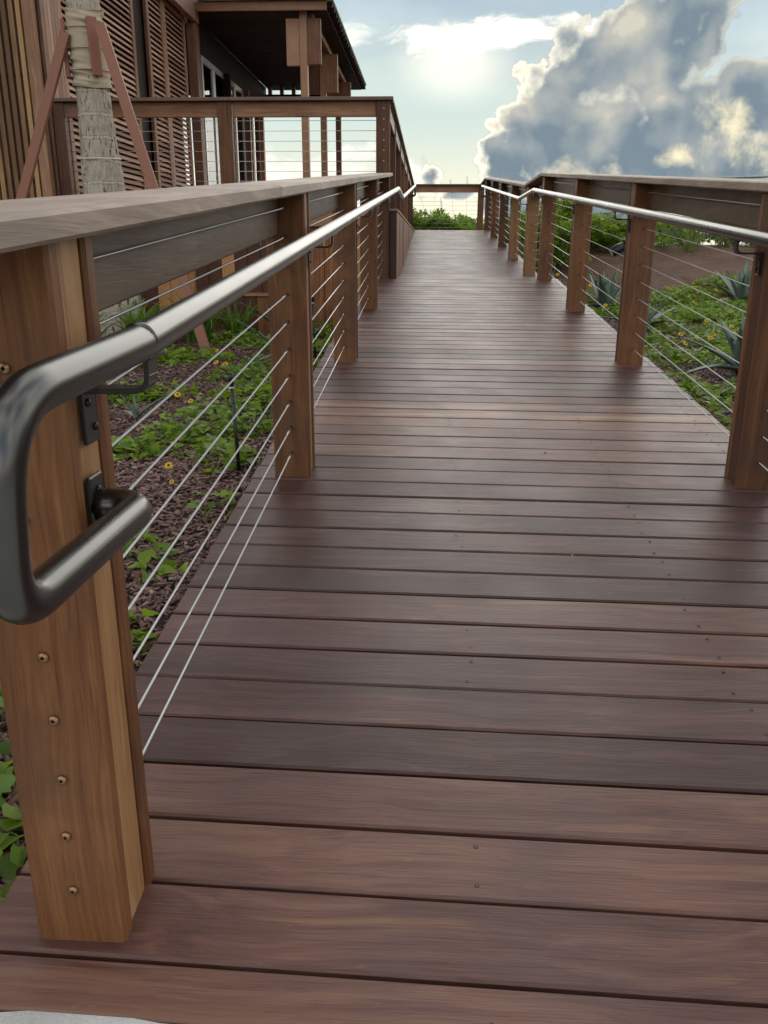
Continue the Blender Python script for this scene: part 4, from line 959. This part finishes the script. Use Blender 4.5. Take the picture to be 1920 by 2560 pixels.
for i, (x, y, h, w, lab) in enumerate([(3.0, 13.0, .74, .6, 'dark leafy shrub close to the ramp beside the landing posts'), (3.15, 13.9, .80, .75, 'dense green shrub on the mound, seen between the landing posts and the third post'), (3.55, 14.2, .62, .75, 'rounded green shrub on the mound left of the solar spotlight'),
        (4.25, 14.7, .50, .7, 'low green shrub on the mound right behind the second right hand post'), (3.05, 15.2, .85, .7, 'tall green shrub beside the upper ramp posts')]): shrub(x, y, h, w, lab, GA, i)
for i, x in enumerate((3.2, 4.1, 5.0, 5.8, 6.7, 7.6, 8.6, 9.8)):
    i = [3.2, 4.1, 5.0, 5.8, 6.7, 7.6, 8.6, 9.8].index(x); shrub(x, 16.3 + .5 * (i % 2), (.76, .62, .56, .54, .66, .74, .78, .8)[i], .95, 'bright green shrub behind the wire mesh fence, ' + ('first,second,third,fourth,fifth,sixth,seventh,last').split(',')[i] + ' from the left', GB, i + 2)
for i, (x, y) in enumerate([(-.2, 21.6), (.45, 21.2), (.95, 21.7), (1.45, 21.3), (1.95, 21.8), (2.5, 21.4), (3.2, 21.9), (.2, 22.8), (1.1, 23.0), (2.0, 23.1), (3.0, 23.2), (4.2, 22.4), (5.4, 22.0)]):
    shrub(x, y, (.90, .90, .82, .76, .72, .68, .68, 1.0, .94, .86, .82, .8, .8)[i], .85, 'green dune shrub beyond the far railing, ' + ('first from the left in the front row,second from the left in the front row,third from the left in the front row,fourth from the left in the front row,fifth from the left in the front row,by the right corner post,outside the right corner post,leftmost of the back row,second of the back row,third of the back row,fourth of the back row,seen through the last upper bay on the right,seen through the middle upper bay on the right').split(',')[i], GC, i)

# grass tufts
def tuft(x, y, h, n, label, mat, seed):
    rg = np.random.default_rng(seed); T = fan_leaf([(0, .012), (.35, .014), (.7, .010), (1, .001)], .3, .35); a = rg.random(n) * 2 * PI
    P = np.stack([rg.normal(0, .07, n), rg.normal(0, .07, n), np.zeros(n)], 1); d = np.stack([np.cos(a) * .45, np.sin(a) * .45, 1 + 0 * a], 1)
    V, F = scatter(*T, P, d, rg.normal(0, .6, n), rg.uniform(.6, 1.1, n) * h); o = link('grass_tuft', npmesh('grass_tuft', V, F), mat, None, (x, y, float(zg(x, y)))); tag(o, label, 'grass', 'grass tufts on the dune')
for i, (x, y, h) in enumerate([(.9, 20.75, .62), (1.25, 20.85, .55), (1.7, 20.8, .5), (.6, 20.8, .5)]): tuft(x, y, h, 60, 'grass tuft under the far railing, ' + ('in the middle,right of the middle,nearest the right post,leftmost').split(',')[i], GRASS, i)
for i, (x, y, h) in enumerate([(5.0, 14.9, .55), (5.5, 14.8, .6), (6.0, 14.8, .65), (6.5, 14.7, .6), (5.3, 14.3, .4)]): tuft(x, y, h, 70, 'pale grass tuft below the mesh fence, ' + ('first from the left,second from the left,third from the left,rightmost,standing a little in front').split(',')[i], GRASS, 20 + i)
tuft(3.85, 14.6, .95, 34, 'dry wispy grass stalks rising above the shrubs between the second and third right hand posts', DRY, 50)
def sea_oat(x, y, h, bend, label):
    z = float(zg(x, y)); m = MB(); ps = [Vector((x + bend * t ** 2.2, y, z + h * (t - .25 * abs(bend) * t ** 4))) for t in np.linspace(0, 1, 14)]
    m.tube(ps, [.004 * (1 - .6 * i / 13) for i in range(14)], 5)
    o = tag(part('sea_oat', m, DRY), label, 'grass stalk', 'sea oats beyond the far railing')
    s_ = MB()
    for k in range(16):
        t = .80 + .2 * k / 15; f = t * 13; i0 = min(12, int(f)); p = ps[i0].lerp(ps[i0 + 1], f - i0); sd = (-1) ** k
        s_.bar(p, p + Vector((.022 * sd, .004, -.028)), .010, .004, .0008)
    L = Vector(o.location); so = link('seed_head', s_.mesh('seed_head'), DRY, o)
sea_oat(1.0, 21.0, 1.62, -.42, 'arching sea oat stalk with drooping seed head, left one beyond the far railing'); sea_oat(1.62, 21.2, 1.62, -.12, 'straight sea oat stalk, middle one beyond the far railing'); sea_oat(1.92, 21.1, 1.66, -.02, 'straight sea oat stalk, right one beyond the far railing by the corner post')
sea_oat(1.36, 21.2, 1.2, -.08, 'short bare stalk between the sea oats beyond the far railing')

# ------------------------------------------------------------------ wire mesh fence
WF = thing('wire_fence', 'grey chain link fence with a top rail along the dune right of the ramp', 'fence', (6, 15.3, 1.1))
FY = 15.3; fx0, fx1 = 2.9, 13.2
def ftop(x): return 2.262 + (x - 5.2) * .030
part('top_rail', MB().tube([(fx0, FY, ftop(fx0) - .02), (fx1, FY, ftop(fx1) - .02)], .020, 10), plain('galvanised_rail', (.30, .36, .33), .45, .6, 20, .1), WF, True)
GALV = plain('galvanised_wire', (.22, .25, .23), .5, .5, 60, .15)
for x in (3.0, 6.9, 10.0, 13.1): sub('fence_post', MB().tube([(x, FY, float(zg(x, FY)) - .1), (x, FY, ftop(x) - .01)], .028, 10), GALV, WF, (x, FY, 1))
wv = []; wf_ = []; cell = .052; nw = int((fx1 - fx0) / cell)
mm = MB()
for i in range(nw):
    x = fx0 + i * cell; z1 = ftop(x) + .045; z0 = float(zg(x, FY)); nz = int((z1 - z0) / (cell)); pts = []
    for k in range(nz + 1): pts.append((x + (cell * .5 if k % 2 else -cell * .5) * 1.04, FY + (.003 if k % 2 else -.003), z1 - k * cell))
    a0 = Vector(pts[0]); pts = [tuple(a0 + Vector((.012, 0, .018)))] + pts
    mm.tube(pts, .0016, 3, False)
tag(part('chain_link_mesh', mm, GALV, WF), kind='stuff')

# leaf scrap lying on the planks
m = MB(); V_, F_ = fan_leaf([(0, .1), (.4, .35), (.8, .2), (1, .02)], .5, -.5); z_ = zr(3.25)
m.add([(1.545 + x * .016, 3.25 + y_ * .022, z_ + .003 + w * .014) for x, y_, w in V_], F_); tag(part('dead_leaf', m, TWIG), 'tiny dark curled leaf lying on the planks near the nearest right hand post', 'leaf')
